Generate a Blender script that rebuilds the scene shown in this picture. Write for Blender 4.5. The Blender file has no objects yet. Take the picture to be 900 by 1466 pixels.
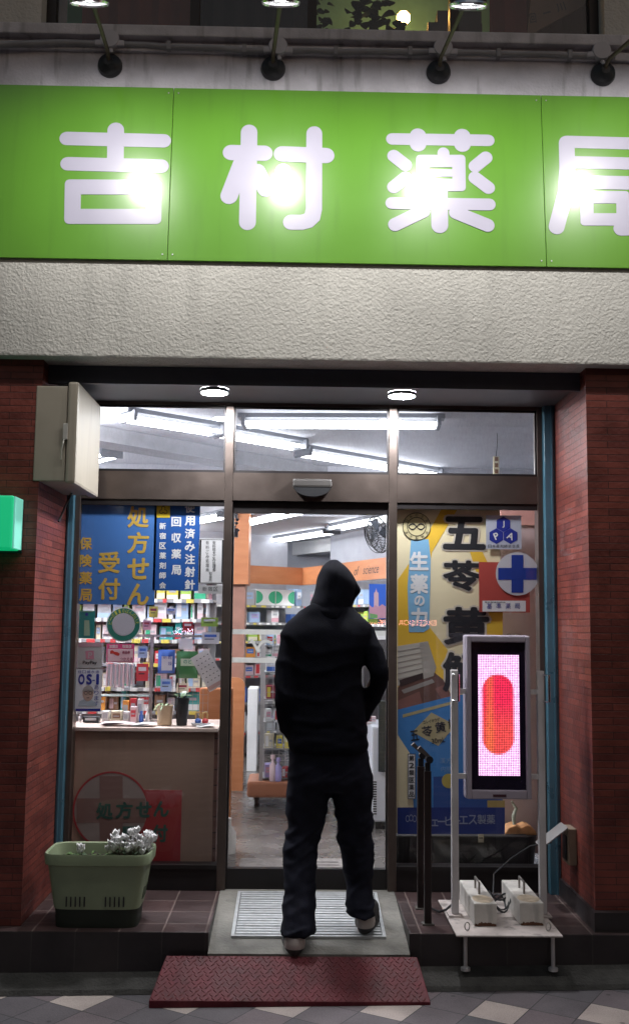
import bpy, bmesh, math, random
from mathutils import Vector, Matrix, noise
R = math.radians
rnd = random.Random(7)
sc = bpy.context.scene
COL = sc.collection

# ------------------------------------------------------------------ camera (measured)
F, D, CH = 1450.0, 5.62, 1.67
YAW, PIT, ROL = 0.0170, 0.1083, 0.0112
_f = Vector((math.sin(YAW)*math.cos(PIT), math.cos(YAW)*math.cos(PIT), math.sin(PIT)))
_r0 = Vector((math.cos(YAW), -math.sin(YAW), 0)); _u0 = _r0.cross(_f)
_r = math.cos(ROL)*_r0 + math.sin(ROL)*_u0
_u = math.cos(ROL)*_u0 - math.sin(ROL)*_r0
CAM = Vector((0, -D, CH))
cd = bpy.data.cameras.new('camera'); cam = bpy.data.objects.new('camera', cd); COL.objects.link(cam)
cam.matrix_world = Matrix(((_r.x, _u.x, -_f.x, 0), (_r.y, _u.y, -_f.y, -D), (_r.z, _u.z, -_f.z, CH), (0, 0, 0, 1)))
cd.sensor_fit = 'VERTICAL'; cd.sensor_height = 24; cd.lens = 24*F/1466; cd.clip_start = .05; cd.clip_end = 500
sc.camera = cam
def ray(px, py): return (px-450)/F*_r - (py-733)/F*_u + _f
def aY(px, py, Y): d = ray(px, py); return CAM + d*((Y+D)/d.y)      # survey: point of the photograph on a plane of known depth
def aZ(px, py, Z): d = ray(px, py); return CAM + d*((Z-CH)/d.z)
def G(px, py, Y): p = aY(px, py, Y); return p.x, p.z
def K(Y): return (Y+D)/F

# ------------------------------------------------------------------ materials
def srgb(r, g, b):
    def c(v):
        v /= 255.0
        return v/12.92 if v <= .04045 else ((v+.055)/1.055)**2.4
    return (c(r), c(g), c(b), 1)
_mats = {}
def pm(name, col, rough=.6, metal=0, var=.12, vscale=9, bump=0, bscale=60, spec=.5, coat=0, coatr=.1, trans=0, sheen=0, stain=0):
    """procedural principled surface: base colour with soft blotches, uneven gloss, fine bump"""
    if name in _mats: return _mats[name]
    m = bpy.data.materials.new(name); m.use_nodes = True; nt = m.node_tree; N = nt.nodes; L = nt.links
    b = N['Principled BSDF']
    if len(col) == 3: col = (*col, 1)
    tc = N.new('ShaderNodeTexCoord')
    nz = N.new('ShaderNodeTexNoise'); nz.inputs['Scale'].default_value = vscale; nz.inputs['Detail'].default_value = 6
    L.new(tc.outputs['Object'], nz.inputs['Vector'])
    rp = N.new('ShaderNodeMapRange'); rp.inputs[1].default_value = .3; rp.inputs[2].default_value = .7
    rp.inputs[3].default_value = 1-var; rp.inputs[4].default_value = 1+var
    L.new(nz.outputs['Fac'], rp.inputs[0])
    mx = N.new('ShaderNodeVectorMath'); mx.operation = 'SCALE'; mx.inputs[0].default_value = col[:3]
    L.new(rp.outputs[0], mx.inputs['Scale'])
    out = mx.outputs[0]
    if stain:
        mp = N.new('ShaderNodeMapping'); mp.inputs['Scale'].default_value = (14, 14, 1.6); L.new(tc.outputs['Object'], mp.inputs[0])
        n3 = N.new('ShaderNodeTexNoise'); n3.inputs['Scale'].default_value = 1.3; n3.inputs['Detail'].default_value = 8; L.new(mp.outputs[0], n3.inputs['Vector'])
        r3 = N.new('ShaderNodeMapRange'); r3.inputs[1].default_value = .55; r3.inputs[2].default_value = .72; r3.inputs[3].default_value = 1; r3.inputs[4].default_value = 1-stain
        L.new(n3.outputs['Fac'], r3.inputs[0])
        m3 = N.new('ShaderNodeVectorMath'); m3.operation = 'SCALE'; L.new(out, m3.inputs[0]); L.new(r3.outputs[0], m3.inputs['Scale']); out = m3.outputs[0]
    L.new(out, b.inputs['Base Color'])
    rr = N.new('ShaderNodeMapRange'); rr.inputs[3].default_value = max(.02, rough-.08); rr.inputs[4].default_value = min(1, rough+.08)
    L.new(nz.outputs['Fac'], rr.inputs[0]); L.new(rr.outputs[0], b.inputs['Roughness'])
    b.inputs['Metallic'].default_value = metal
    b.inputs['Specular IOR Level'].default_value = spec
    b.inputs['Coat Weight'].default_value = coat; b.inputs['Coat Roughness'].default_value = coatr
    if sheen: b.inputs['Sheen Weight'].default_value = sheen; b.inputs['Sheen Roughness'].default_value = .5
    if bump:
        n2 = N.new('ShaderNodeTexNoise'); n2.inputs['Scale'].default_value = bscale; n2.inputs['Detail'].default_value = 5
        L.new(tc.outputs['Object'], n2.inputs['Vector'])
        bp = N.new('ShaderNodeBump'); bp.inputs['Strength'].default_value = min(1, bump); bp.inputs['Distance'].default_value = .01
        L.new(n2.outputs['Fac'], bp.inputs['Height']); L.new(bp.outputs[0], b.inputs['Normal'])
    _mats[name] = m; return m
def em(name, col, s, base=(.8, .8, .8, 1)):
    if name in _mats: return _mats[name]
    m = bpy.data.materials.new(name); m.use_nodes = True; b = m.node_tree.nodes['Principled BSDF']
    b.inputs['Base Color'].default_value = base; b.inputs['Emission Color'].default_value = (*col[:3], 1); b.inputs['Emission Strength'].default_value = s
    _mats[name] = m; return m

def glass_mat(name, tint=.95, dirt=0, extra=0.03):
    m = bpy.data.materials.new(name); m.use_nodes = True; nt = m.node_tree; N = nt.nodes; L = nt.links
    N.remove(N['Principled BSDF']); o = N['Material Output']
    t = N.new('ShaderNodeBsdfTransparent'); t.inputs[0].default_value = (tint, tint, tint*1.01, 1)
    g = N.new('ShaderNodeBsdfGlossy'); g.inputs['Roughness'].default_value = .0
    lw = N.new('ShaderNodeLayerWeight'); lw.inputs['Blend'].default_value = .5
    pw = N.new('ShaderNodeMath'); pw.operation = 'POWER'; pw.inputs[1].default_value = 4; L.new(lw.outputs['Facing'], pw.inputs[0])
    ma = N.new('ShaderNodeMath'); ma.operation = 'MULTIPLY_ADD'; ma.inputs[1].default_value = .8; ma.inputs[2].default_value = extra; L.new(pw.outputs[0], ma.inputs[0])
    mx = N.new('ShaderNodeMixShader'); L.new(ma.outputs[0], mx.inputs[0]); L.new(t.outputs[0], mx.inputs[1]); L.new(g.outputs[0], mx.inputs[2])
    res = mx
    if dirt:
        df = N.new('ShaderNodeBsdfDiffuse'); df.inputs[0].default_value = (.55, .58, .68, 1)
        tr = N.new('ShaderNodeBsdfTranslucent'); tr.inputs[0].default_value = (.55, .58, .68, 1)
        ad = N.new('ShaderNodeMixShader'); L.new(df.outputs[0], ad.inputs[1]); L.new(tr.outputs[0], ad.inputs[2])
        tc = N.new('ShaderNodeTexCoord'); mp = N.new('ShaderNodeMapping'); mp.inputs['Scale'].default_value = (60, 1, 18); L.new(tc.outputs['Object'], mp.inputs[0])
        nz = N.new('ShaderNodeTexNoise'); nz.inputs['Scale'].default_value = 1.5; nz.inputs['Detail'].default_value = 7; nz.inputs['Roughness'].default_value = .75; L.new(mp.outputs[0], nz.inputs['Vector'])
        r = N.new('ShaderNodeMapRange'); r.inputs[1].default_value = .42; r.inputs[2].default_value = .8; r.inputs[3].default_value = dirt*.35; r.inputs[4].default_value = dirt*2.2; L.new(nz.outputs['Fac'], r.inputs[0])
        m2 = N.new('ShaderNodeMixShader'); L.new(r.outputs[0], m2.inputs[0]); L.new(mx.outputs[0], m2.inputs[1]); L.new(ad.outputs[0], m2.inputs[2]); res = m2
    L.new(res.outputs[0], o.inputs[0]); _mats[name] = m
    return m

def brick_mat(name, c1, c2, mortar, w, h, gap, rough, bump=.8, offset=.5, coat=0):
    m = bpy.data.materials.new(name); m.use_nodes = True; nt = m.node_tree; N = nt.nodes; L = nt.links; b = N['Principled BSDF']
    tc = N.new('ShaderNodeTexCoord')
    br = N.new('ShaderNodeTexBrick'); br.offset = offset; br.inputs['Scale'].default_value = 1
    br.inputs['Color1'].default_value = c1; br.inputs['Color2'].default_value = c2; br.inputs['Mortar'].default_value = mortar
    br.inputs['Brick Width'].default_value = w; br.inputs['Row Height'].default_value = h; br.inputs['Mortar Size'].default_value = gap; br.inputs['Mortar Smooth'].default_value = .2
    L.new(tc.outputs['UV'], br.inputs['Vector'])
    nz = N.new('ShaderNodeTexNoise'); nz.inputs['Scale'].default_value = 7; nz.inputs['Detail'].default_value = 8; L.new(tc.outputs['Object'], nz.inputs['Vector'])
    r = N.new('ShaderNodeMapRange'); r.inputs[1].default_value = .3; r.inputs[2].default_value = .7; r.inputs[3].default_value = .7; r.inputs[4].default_value = 1.25; L.new(nz.outputs['Fac'], r.inputs[0])
    mx = N.new('ShaderNodeVectorMath'); mx.operation = 'SCALE'; L.new(br.outputs['Color'], mx.inputs[0]); L.new(r.outputs[0], mx.inputs['Scale']); L.new(mx.outputs[0], b.inputs['Base Color'])
    # each tile sits a little proud or tilted: height from tile colour + mortar
    sep = N.new('ShaderNodeSeparateColor'); L.new(br.outputs['Color'], sep.inputs[0])
    inv = N.new('ShaderNodeMath'); inv.operation = 'SUBTRACT'; inv.inputs[0].default_value = 1; L.new(br.outputs['Fac'], inv.inputs[1])
    s2 = N.new('ShaderNodeMath'); s2.operation = 'MULTIPLY_ADD'; s2.inputs[1].default_value = 3; L.new(sep.outputs[0], s2.inputs[0]); L.new(inv.outputs[0], s2.inputs[2])
    n2 = N.new('ShaderNodeTexNoise'); n2.inputs['Scale'].default_value = 45; n2.inputs['Detail'].default_value = 3; L.new(tc.outputs['Object'], n2.inputs['Vector'])
    s3 = N.new('ShaderNodeMath'); s3.operation = 'MULTIPLY_ADD'; s3.inputs[1].default_value = .6; L.new(n2.outputs['Fac'], s3.inputs[0]); L.new(s2.outputs[0], s3.inputs[2])
    bp = N.new('ShaderNodeBump'); bp.inputs['Strength'].default_value = bump; bp.inputs['Distance'].default_value = .005; L.new(s3.outputs[0], bp.inputs['Height']); L.new(bp.outputs[0], b.inputs['Normal'])
    rr = N.new('ShaderNodeMapRange'); rr.inputs[3].default_value = rough-.1; rr.inputs[4].default_value = rough+.15; L.new(nz.outputs['Fac'], rr.inputs[0]); L.new(rr.outputs[0], b.inputs['Roughness'])
    b.inputs['Coat Weight'].default_value = coat; b.inputs['Coat Roughness'].default_value = .18
    _mats[name] = m; return m

def stucco_mat():
    m = bpy.data.materials.new('stucco'); m.use_nodes = True; nt = m.node_tree; N = nt.nodes; L = nt.links; b = N['Principled BSDF']
    tc = N.new('ShaderNodeTexCoord')
    n1 = N.new('ShaderNodeTexNoise'); n1.inputs['Scale'].default_value = 50; n1.inputs['Detail'].default_value = 3; n1.inputs['Distortion'].default_value = 1.2; L.new(tc.outputs['Object'], n1.inputs['Vector'])
    vo = N.new('ShaderNodeTexVoronoi'); vo.inputs['Scale'].default_value = 66; vo.feature = 'SMOOTH_F1'; L.new(tc.outputs['Object'], vo.inputs['Vector'])
    n2 = N.new('ShaderNodeTexNoise'); n2.inputs['Scale'].default_value = 1.5; n2.inputs['Detail'].default_value = 8; L.new(tc.outputs['Object'], n2.inputs['Vector'])
    ad = N.new('ShaderNodeMath'); ad.operation = 'MULTIPLY_ADD'; ad.inputs[1].default_value = .6; L.new(vo.outputs['Distance'], ad.inputs[0]); L.new(n1.outputs['Fac'], ad.inputs[2])
    bp = N.new('ShaderNodeBump'); bp.inputs['Strength'].default_value = .6; bp.inputs['Distance'].default_value = .010; L.new(ad.outputs[0], bp.inputs['Height']); L.new(bp.outputs[0], b.inputs['Normal'])
    r = N.new('ShaderNodeMapRange'); r.inputs[1].default_value = .3; r.inputs[2].default_value = .7; r.inputs[3].default_value = .85; r.inputs[4].default_value = 1.1; L.new(n2.outputs['Fac'], r.inputs[0])
    mx = N.new('ShaderNodeVectorMath'); mx.operation = 'SCALE'; mx.inputs[0].default_value = (.60, .58, .545)
    mp = N.new('ShaderNodeMapping'); mp.inputs['Scale'].default_value = (7, 7, .7); L.new(tc.outputs['Object'], mp.inputs[0])
    n5 = N.new('ShaderNodeTexNoise'); n5.inputs['Scale'].default_value = 1.2; n5.inputs['Detail'].default_value = 8; L.new(mp.outputs[0], n5.inputs['Vector'])
    r5 = N.new('ShaderNodeMapRange'); r5.inputs[1].default_value = .5; r5.inputs[2].default_value = .75; r5.inputs[3].default_value = 1; r5.inputs[4].default_value = .84; L.new(n5.outputs['Fac'], r5.inputs[0])
    m5 = N.new('ShaderNodeMath'); m5.operation = 'MULTIPLY'; L.new(r.outputs[0], m5.inputs[0]); L.new(r5.outputs[0], m5.inputs[1]); L.new(m5.outputs[0], mx.inputs['Scale']); L.new(mx.outputs[0], b.inputs['Base Color'])
    b.inputs['Roughness'].default_value = .8; _mats['stucco'] = m; return m

def paving_mat():
    m = bpy.data.materials.new('paving'); m.use_nodes = True; nt = m.node_tree; N = nt.nodes; L = nt.links; b = N['Principled BSDF']
    def n(t, **k):
        x = N.new(t)
        for a, v in k.items(): setattr(x, a, v)
        return x
    tc = n('ShaderNodeTexCoord'); mp = n('ShaderNodeMapping', vector_type='TEXTURE'); mp.inputs['Location'].default_value = (.86, -.937, 0); mp.inputs['Rotation'].default_value = (0, 0, R(-33)); mp.inputs['Scale'].default_value = (.205, .205, 1)
    L.new(tc.outputs['Object'], mp.inputs[0])
    fl = n('ShaderNodeVectorMath', operation='FLOOR'); L.new(mp.outputs[0], fl.inputs[0])
    fr = n('ShaderNodeVectorMath', operation='FRACTION'); L.new(mp.outputs[0], fr.inputs[0])
    sx = n('ShaderNodeSeparateXYZ'); L.new(fl.outputs[0], sx.inputs[0])
    cb = n('ShaderNodeCombineXYZ'); L.new(sx.outputs[0], cb.inputs[0]); L.new(sx.outputs[1], cb.inputs[1]); cb.inputs[2].default_value = 3.7
    wn = n('ShaderNodeTexWhiteNoise'); L.new(cb.outputs[0], wn.inputs['Vector'])
    # light tile where (u + 3v) mod 7 is 0 or a rare random one
    a = n('ShaderNodeMath', operation='MULTIPLY_ADD'); a.inputs[1].default_value = 3; L.new(sx.outputs[1], a.inputs[0]); L.new(sx.outputs[0], a.inputs[2])
    a2 = n('ShaderNodeMath', operation='ADD'); a2.inputs[1].default_value = 703; L.new(a.outputs[0], a2.inputs[0])
    mo = n('ShaderNodeMath', operation='MODULO'); mo.inputs[1].default_value = 5; L.new(a2.outputs[0], mo.inputs[0])
    lt = n('ShaderNodeMath', operation='LESS_THAN'); lt.inputs[1].default_value = .5; L.new(mo.outputs[0], lt.inputs[0])
    cr = n('ShaderNodeValToRGB'); e = cr.color_ramp; e.elements[0].color = (.085, .082, .092, 1); e.elements[1].color = (.16, .125, .135, 1); L.new(wn.outputs['Value'], cr.inputs[0])
    mx = n('ShaderNodeMix', data_type='RGBA'); mx.inputs[7].default_value = (.40, .335, .31, 1); L.new(lt.outputs[0], mx.inputs[0]); L.new(cr.outputs[0], mx.inputs[6])
    # joints
    sf = n('ShaderNodeSeparateXYZ'); L.new(fr.outputs[0], sf.inputs[0])
    def edge(o):
        p = n('ShaderNodeMath', operation='SUBTRACT'); p.inputs[1].default_value = .5; L.new(o, p.inputs[0])
        q = n('ShaderNodeMath', operation='ABSOLUTE'); L.new(p.outputs[0], q.inputs[0])
        g = n('ShaderNodeMath', operation='GREATER_THAN'); g.inputs[1].default_value = .488; L.new(q.outputs[0], g.inputs[0]); return g
    e1, e2 = edge(sf.outputs[0]), edge(sf.outputs[1])
    em_ = n('ShaderNodeMath', operation='MAXIMUM'); L.new(e1.outputs[0], em_.inputs[0]); L.new(e2.outputs[0], em_.inputs[1])
    m2 = n('ShaderNodeMix', data_type='RGBA'); m2.inputs[7].default_value = (.03, .03, .032, 1); L.new(em_.outputs[0], m2.inputs[0]); L.new(mx.outputs[2], m2.inputs[6])
    nz = n('ShaderNodeTexNoise'); nz.inputs['Scale'].default_value = 150; nz.inputs['Detail'].default_value = 4; L.new(tc.outputs['Object'], nz.inputs['Vector'])
    n4 = n('ShaderNodeTexNoise'); n4.inputs['Scale'].default_value = 5; n4.inputs['Detail'].default_value = 8; L.new(tc.outputs['Object'], n4.inputs['Vector'])
    am = n('ShaderNodeMath', operation='ADD'); L.new(nz.outputs['Fac'], am.inputs[0]); L.new(n4.outputs['Fac'], am.inputs[1])
    r = n('ShaderNodeMapRange'); r.inputs[1].default_value = .6; r.inputs[2].default_value = 1.4; r.inputs[3].default_value = .65; r.inputs[4].default_value = 1.3; L.new(am.outputs[0], r.inputs[0])
    vo = n('ShaderNodeTexVoronoi'); vo.inputs['Scale'].default_value = 7; L.new(tc.outputs['Object'], vo.inputs['Vector'])
    r6 = n('ShaderNodeMapRange'); r6.inputs[1].default_value = .06; r6.inputs[2].default_value = .10; r6.inputs[3].default_value = .45; r6.inputs[4].default_value = 1; L.new(vo.outputs['Distance'], r6.inputs[0])
    m6 = n('ShaderNodeMath', operation='MULTIPLY'); L.new(r.outputs[0], m6.inputs[0]); L.new(r6.outputs[0], m6.inputs[1])
    sc_ = n('ShaderNodeVectorMath', operation='SCALE'); L.new(m2.outputs[2], sc_.inputs[0]); L.new(m6.outputs[0], sc_.inputs['Scale']); L.new(sc_.outputs[0], b.inputs['Base Color'])
    hm = n('ShaderNodeMath', operation='MULTIPLY_ADD'); hm.inputs[1].default_value = -4; L.new(em_.outputs[0], hm.inputs[0]); L.new(nz.outputs['Fac'], hm.inputs[2])
    bp = n('ShaderNodeBump'); bp.inputs['Strength'].default_value = .5; bp.inputs['Distance'].default_value = .003; L.new(hm.outputs[0], bp.inputs['Height']); L.new(bp.outputs[0], b.inputs['Normal'])
    b.inputs['Roughness'].default_value = .62; return m

def led_mat(w, h):
    """screen of lamps in a grid: pink-white field with a red capsule, in object coordinates (x, z)"""
    m = bpy.data.materials.new('led_matrix'); m.use_nodes = True; nt = m.node_tree; N = nt.nodes; L = nt.links; b = N['Principled BSDF']
    def mth(op, a, bb=None, c=None):
        x = N.new('ShaderNodeMath'); x.operation = op
        for i, v in enumerate((a, bb, c)):
            if v is None: continue
            if hasattr(v, 'links'): L.new(v, x.inputs[i])
            else: x.inputs[i].default_value = v
        return x.outputs[0]
    tc = N.new('ShaderNodeTexCoord'); s = N.new('ShaderNodeSeparateXYZ'); L.new(tc.outputs['Object'], s.inputs[0])
    px, nx, nzv = w/24, 24, 70; pz = h/nzv
    def cell(o, p):
        u = mth('DIVIDE', o, p); f = mth('FRACT', u); fl = mth('FLOOR', u)
        return mth('SUBTRACT', f, .5), mth('MULTIPLY', mth('ADD', fl, .5), p)
    X = mth('ADD', s.outputs[0], 10*w); Z = mth('ADD', s.outputs[2], 10*h)
    fx, cx = cell(X, px); fz, cz = cell(Z, pz)
    cx = mth('SUBTRACT', cx, 10*w); cz = mth('SUBTRACT', cz, 10*h)
    d = mth('SQRT', mth('ADD', mth('MULTIPLY', fx, fx), mth('MULTIPLY', fz, fz)))
    dot = N.new('ShaderNodeMapRange'); dot.interpolation_type = 'SMOOTHSTEP'; dot.inputs[1].default_value = .50; dot.inputs[2].default_value = .12; dot.inputs[3].default_value = .18; dot.inputs[4].default_value = 1; L.new(d, dot.inputs[0])
    # capsule distance
    half, rad, zc = h*.33-.078, .078, h*.005
    dz = mth('MAXIMUM', mth('SUBTRACT', mth('ABSOLUTE', mth('SUBTRACT', cz, zc)), half), 0)
    xo = mth('SUBTRACT', cx, -.004)
    dc = mth('SQRT', mth('ADD', mth('MULTIPLY', xo, xo), mth('MULTIPLY', dz, dz)))
    _mr = N.new('ShaderNodeMapRange'); _mr.interpolation_type = 'SMOOTHSTEP'; _mr.inputs[1].default_value = rad+.005; _mr.inputs[2].default_value = rad-.005; L.new(dc, _mr.inputs[0]); ins = _mr.outputs[0]
    # warm highlight column on the left of the capsule and lower half
    hl = N.new('ShaderNodeMapRange'); hl.inputs[1].default_value = .028; hl.inputs[2].default_value = .006; L.new(mth('ABSOLUTE', mth('SUBTRACT', cx, -.045)), hl.inputs[0])
    lo = N.new('ShaderNodeMapRange'); lo.inputs[1].default_value = h*.1; lo.inputs[2].default_value = -h*.12; lo.inputs[3].default_value = 0; lo.inputs[4].default_value = .45; L.new(cz, lo.inputs[0])
    orange = mth('MINIMUM', mth('ADD', mth('MULTIPLY', hl.outputs[0], .7), lo.outputs[0]), 1)
    c1 = N.new('ShaderNodeMix'); c1.data_type = 'RGBA'; c1.inputs[6].default_value = (1, .03, .10, 1); c1.inputs[7].default_value = (1, .16, .07, 1); L.new(orange, c1.inputs[0])
    c2 = N.new('ShaderNodeMix'); c2.data_type = 'RGBA'; c2.inputs[6].default_value = (1, .56, .95, 1); L.new(ins, c2.inputs[0]); L.new(c1.outputs[2], c2.inputs[7])
    L.new(c2.outputs[2], b.inputs['Emission Color'])
    cv = N.new('ShaderNodeCombineXYZ'); L.new(cx, cv.inputs[0]); L.new(cz, cv.inputs[2]); wn = N.new('ShaderNodeTexWhiteNoise'); L.new(cv.outputs[0], wn.inputs['Vector'])
    vary = mth('MULTIPLY_ADD', wn.outputs['Value'], .35, .80)
    st = mth('MULTIPLY', mth('MULTIPLY', dot.outputs[0], vary), mth('ADD', mth('MULTIPLY', ins, -.6), 2.6)); L.new(st, b.inputs['Emission Strength'])
    b.inputs['Base Color'].default_value = (.02, .015, .03, 1); b.inputs['Roughness'].default_value = .4
    return m

def wood_mat(name, c1, c2, scale=(2, 2, 20), rough=.4):
    m = bpy.data.materials.new(name); m.use_nodes = True; nt = m.node_tree; N = nt.nodes; L = nt.links; b = N['Principled BSDF']
    tc = N.new('ShaderNodeTexCoord'); mp = N.new('ShaderNodeMapping'); mp.inputs['Scale'].default_value = scale; L.new(tc.outputs['Object'], mp.inputs[0])
    nz = N.new('ShaderNodeTexNoise'); nz.inputs['Scale'].default_value = 3; nz.inputs['Detail'].default_value = 6; L.new(mp.outputs[0], nz.inputs['Vector'])
    cr = N.new('ShaderNodeValToRGB'); cr.color_ramp.elements[0].color = (*c1, 1); cr.color_ramp.elements[1].color = (*c2, 1); cr.color_ramp.elements[0].position = .35; cr.color_ramp.elements[1].position = .65
    L.new(nz.outputs['Fac'], cr.inputs[0]); L.new(cr.outputs[0], b.inputs['Base Color']); b.inputs['Roughness'].default_value = rough
    _mats[name] = m; return m

# ------------------------------------------------------------------ mesh builder
class MB:
    def __init__(s): s.v = []; s.f = []; s.m = []
    def add(s, vs, fs, mi=0):
        o = len(s.v); s.v += [Vector(x) for x in vs]; s.f += [tuple(i+o for i in f) for f in fs]; s.m += [mi]*len(fs); return s
    def box(s, x0, x1, y0, y1, z0, z1, mi=0, b=0):
        if b <= 0:
            return s.add([(x0, y0, z0), (x1, y0, z0), (x1, y1, z0), (x0, y1, z0), (x0, y0, z1), (x1, y0, z1), (x1, y1, z1), (x0, y1, z1)],
                         [(0, 3, 2, 1), (4, 5, 6, 7), (0, 1, 5, 4), (1, 2, 6, 5), (2, 3, 7, 6), (3, 0, 4, 7)], mi)
        bm = bmesh.new(); bmesh.ops.create_cube(bm, size=1)
        for v in bm.verts: v.co = Vector(((x0+x1)/2+v.co.x*(x1-x0), (y0+y1)/2+v.co.y*(y1-y0), (z0+z1)/2+v.co.z*(z1-z0)))
        bb = min(b, .49*min(abs(x1-x0), abs(y1-y0), abs(z1-z0)))
        bmesh.ops.bevel(bm, geom=bm.edges[:], offset=bb, segments=2, affect='EDGES', profile=.6)
        bm.verts.index_update(); s.add([v.co for v in bm.verts], [[v.index for v in f.verts] for f in bm.faces], mi); bm.free(); return s
    def obox(s, c, ux, hx, hy, z0, z1, mi=0):
        """box with its own heading: ux is the unit vector along its width, hx / hy half sizes"""
        ux = Vector((ux[0], ux[1], 0)).normalized(); uy = Vector((-ux.y, ux.x, 0)); c = Vector((c[0], c[1], 0))
        P = [c+ux*a*hx+uy*b*hy for a, b in ((-1, -1), (1, -1), (1, 1), (-1, 1))]
        return s.add([(p.x, p.y, z0) for p in P]+[(p.x, p.y, z1) for p in P], [(0, 3, 2, 1), (4, 5, 6, 7), (0, 1, 5, 4), (1, 2, 6, 5), (2, 3, 7, 6), (3, 0, 4, 7)], mi)
    def prism(s, pts, y0, y1, mi=0):
        """outline in (x, z) pulled through y0..y1"""
        n = len(pts); vs = [(x, y0, z) for x, z in pts]+[(x, y1, z) for x, z in pts]
        fs = [tuple(range(n)), tuple(reversed(range(n, 2*n)))]+[(i, i+n, (i+1) % n+n, (i+1) % n) for i in range(n)]
        return s.add(vs, fs, mi)
    def extr(s, pts, vec, mi=0):
        n = len(pts); vec = Vector(vec); vs = [Vector(p) for p in pts]+[Vector(p)+vec for p in pts]
        return s.add(vs, [tuple(range(n)), tuple(reversed(range(n, 2*n)))]+[(i, i+n, (i+1) % n+n, (i+1) % n) for i in range(n)], mi)
    def tube(s, path, r, n=8, mi=0, cap=True, closed=False):
        P = [Vector(p) for p in path]; m = len(P); rr = r if isinstance(r, (list, tuple)) else [r]*m
        vs = []; up = None
        for i, p in enumerate(P):
            if closed: t = (P[(i+1) % m]-P[i-1]).normalized()
            else: t = (P[min(i+1, m-1)]-P[max(i-1, 0)]).normalized()
            a = Vector((0, 0, 1)) if abs(t.z) < .95 else Vector((0, 1, 0))
            if up is not None: a = up
            e1 = (a-t*a.dot(t)).normalized(); e2 = t.cross(e1); up = e1
            vs += [p+(e1*math.cos(2*math.pi*k/n)+e2*math.sin(2*math.pi*k/n))*rr[i] for k in range(n)]
        fs = []
        for i in range(m if closed else m-1):
            j = (i+1) % m
            for k in range(n): fs.append((i*n+k, i*n+(k+1) % n, j*n+(k+1) % n, j*n+k))
        if cap and not closed: fs += [tuple(reversed(range(n))), tuple(range((m-1)*n, m*n))]
        return s.add(vs, fs, mi)
    def lathe(s, c, prof, n=24, axis=(0, 0, 1), mi=0, cap=True):
        """prof: (radius, height along axis)"""
        ax = Vector(axis).normalized(); a = Vector((1, 0, 0)) if abs(ax.x) < .9 else Vector((0, 1, 0))
        e1 = (a-ax*a.dot(ax)).normalized(); e2 = ax.cross(e1); c = Vector(c); vs = []; m = len(prof)
        for r, h in prof: vs += [c+ax*h+(e1*math.cos(2*math.pi*k/n)+e2*math.sin(2*math.pi*k/n))*max(r, 1e-4) for k in range(n)]
        fs = [(i*n+k, i*n+(k+1) % n, (i+1)*n+(k+1) % n, (i+1)*n+k) for i in range(m-1) for k in range(n)]
        if cap: fs += [tuple(reversed(range(n))), tuple(range((m-1)*n, m*n))]
        return s.add(vs, fs, mi)
    def loft(s, rings, n=24, mi=0, cap=True, pw=2.0):
        """rings: (cx, cy, cz, rx, ry) horizontal ellipses"""
        vs = []
        for cx, cy, cz, rx, ry in rings:
            for k in range(n):
                a = 2*math.pi*k/n; c_, s_ = math.cos(a), math.sin(a)
                vs.append((cx+rx*math.copysign(abs(c_)**(2/pw), c_), cy+ry*math.copysign(abs(s_)**(2/pw), s_), cz))
        m = len(rings)
        fs = [(i*n+k, i*n+(k+1) % n, (i+1)*n+(k+1) % n, (i+1)*n+k) for i in range(m-1) for k in range(n)]
        if cap: fs += [tuple(reversed(range(n))), tuple(range((m-1)*n, m*n))]
        return s.add(vs, fs, mi)
    def bbox(s):
        xs = [v.x for v in s.v]; ys = [v.y for v in s.v]; zs = [v.z for v in s.v]
        return (min(xs), max(xs), min(ys), max(ys), min(zs), max(zs))
    def build(s, name, mat, parent=None, smooth=False, bevel=0, loc=None, recalc=True, sharp=40):
        me = bpy.data.meshes.new(name)
        if loc is None:
            if parent is not None: loc = parent['_w']
            else:
                b = s.bbox(); loc = ((b[0]+b[1])/2, (b[2]+b[3])/2, b[4])
        loc = Vector(loc)
        me.from_pydata([v-loc for v in s.v], [], s.f)
        mats = mat if isinstance(mat, (list, tuple)) else [mat]
        for m in mats: me.materials.append(m)
        for p, mi in zip(me.polygons, s.m): p.material_index = min(mi, len(mats)-1)
        if recalc or bevel:
            bm = bmesh.new(); bm.from_mesh(me)
            if bevel:
                eg = [e for e in bm.edges if len(e.link_faces) == 2 and e.calc_face_angle(0) > R(35)]
                bmesh.ops.bevel(bm, geom=eg, offset=bevel, segments=2, affect='EDGES', profile=.6, clamp_overlap=True)
            bmesh.ops.recalc_face_normals(bm, faces=bm.faces[:]); bm.to_mesh(me); bm.free()
        uv = me.uv_layers.new(name='UVMap').data
        for p in me.polygons:
            n = p.normal; ax = max(range(3), key=lambda i: abs(n[i]))
            for li in p.loop_indices:
                c = me.vertices[me.loops[li].vertex_index].co+loc
                uv[li].uv = (c.y, c.z) if ax == 0 else ((c.x, c.z) if ax == 1 else (c.x, c.y))
        if smooth:
            me.polygons.foreach_set('use_smooth', [True]*len(me.polygons))
            try: me.set_sharp_from_angle(angle=R(sharp))
            except Exception: pass
        o = bpy.data.objects.new(name, me); COL.objects.link(o)
        if parent is not None:
            o.parent = parent; o['_w'] = parent['_w']; o.location = (0, 0, 0)
        else:
            o.location = loc; o['_w'] = tuple(loc)
        return o
def thing(name, label, cat, loc, group=None):
    o = bpy.data.objects.new(name, None); COL.objects.link(o); o.location = loc; o.empty_display_size = .1; o['_w'] = tuple(loc)
    o['label'] = label; o['category'] = cat
    if group: o['group'] = group
    return o
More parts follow.
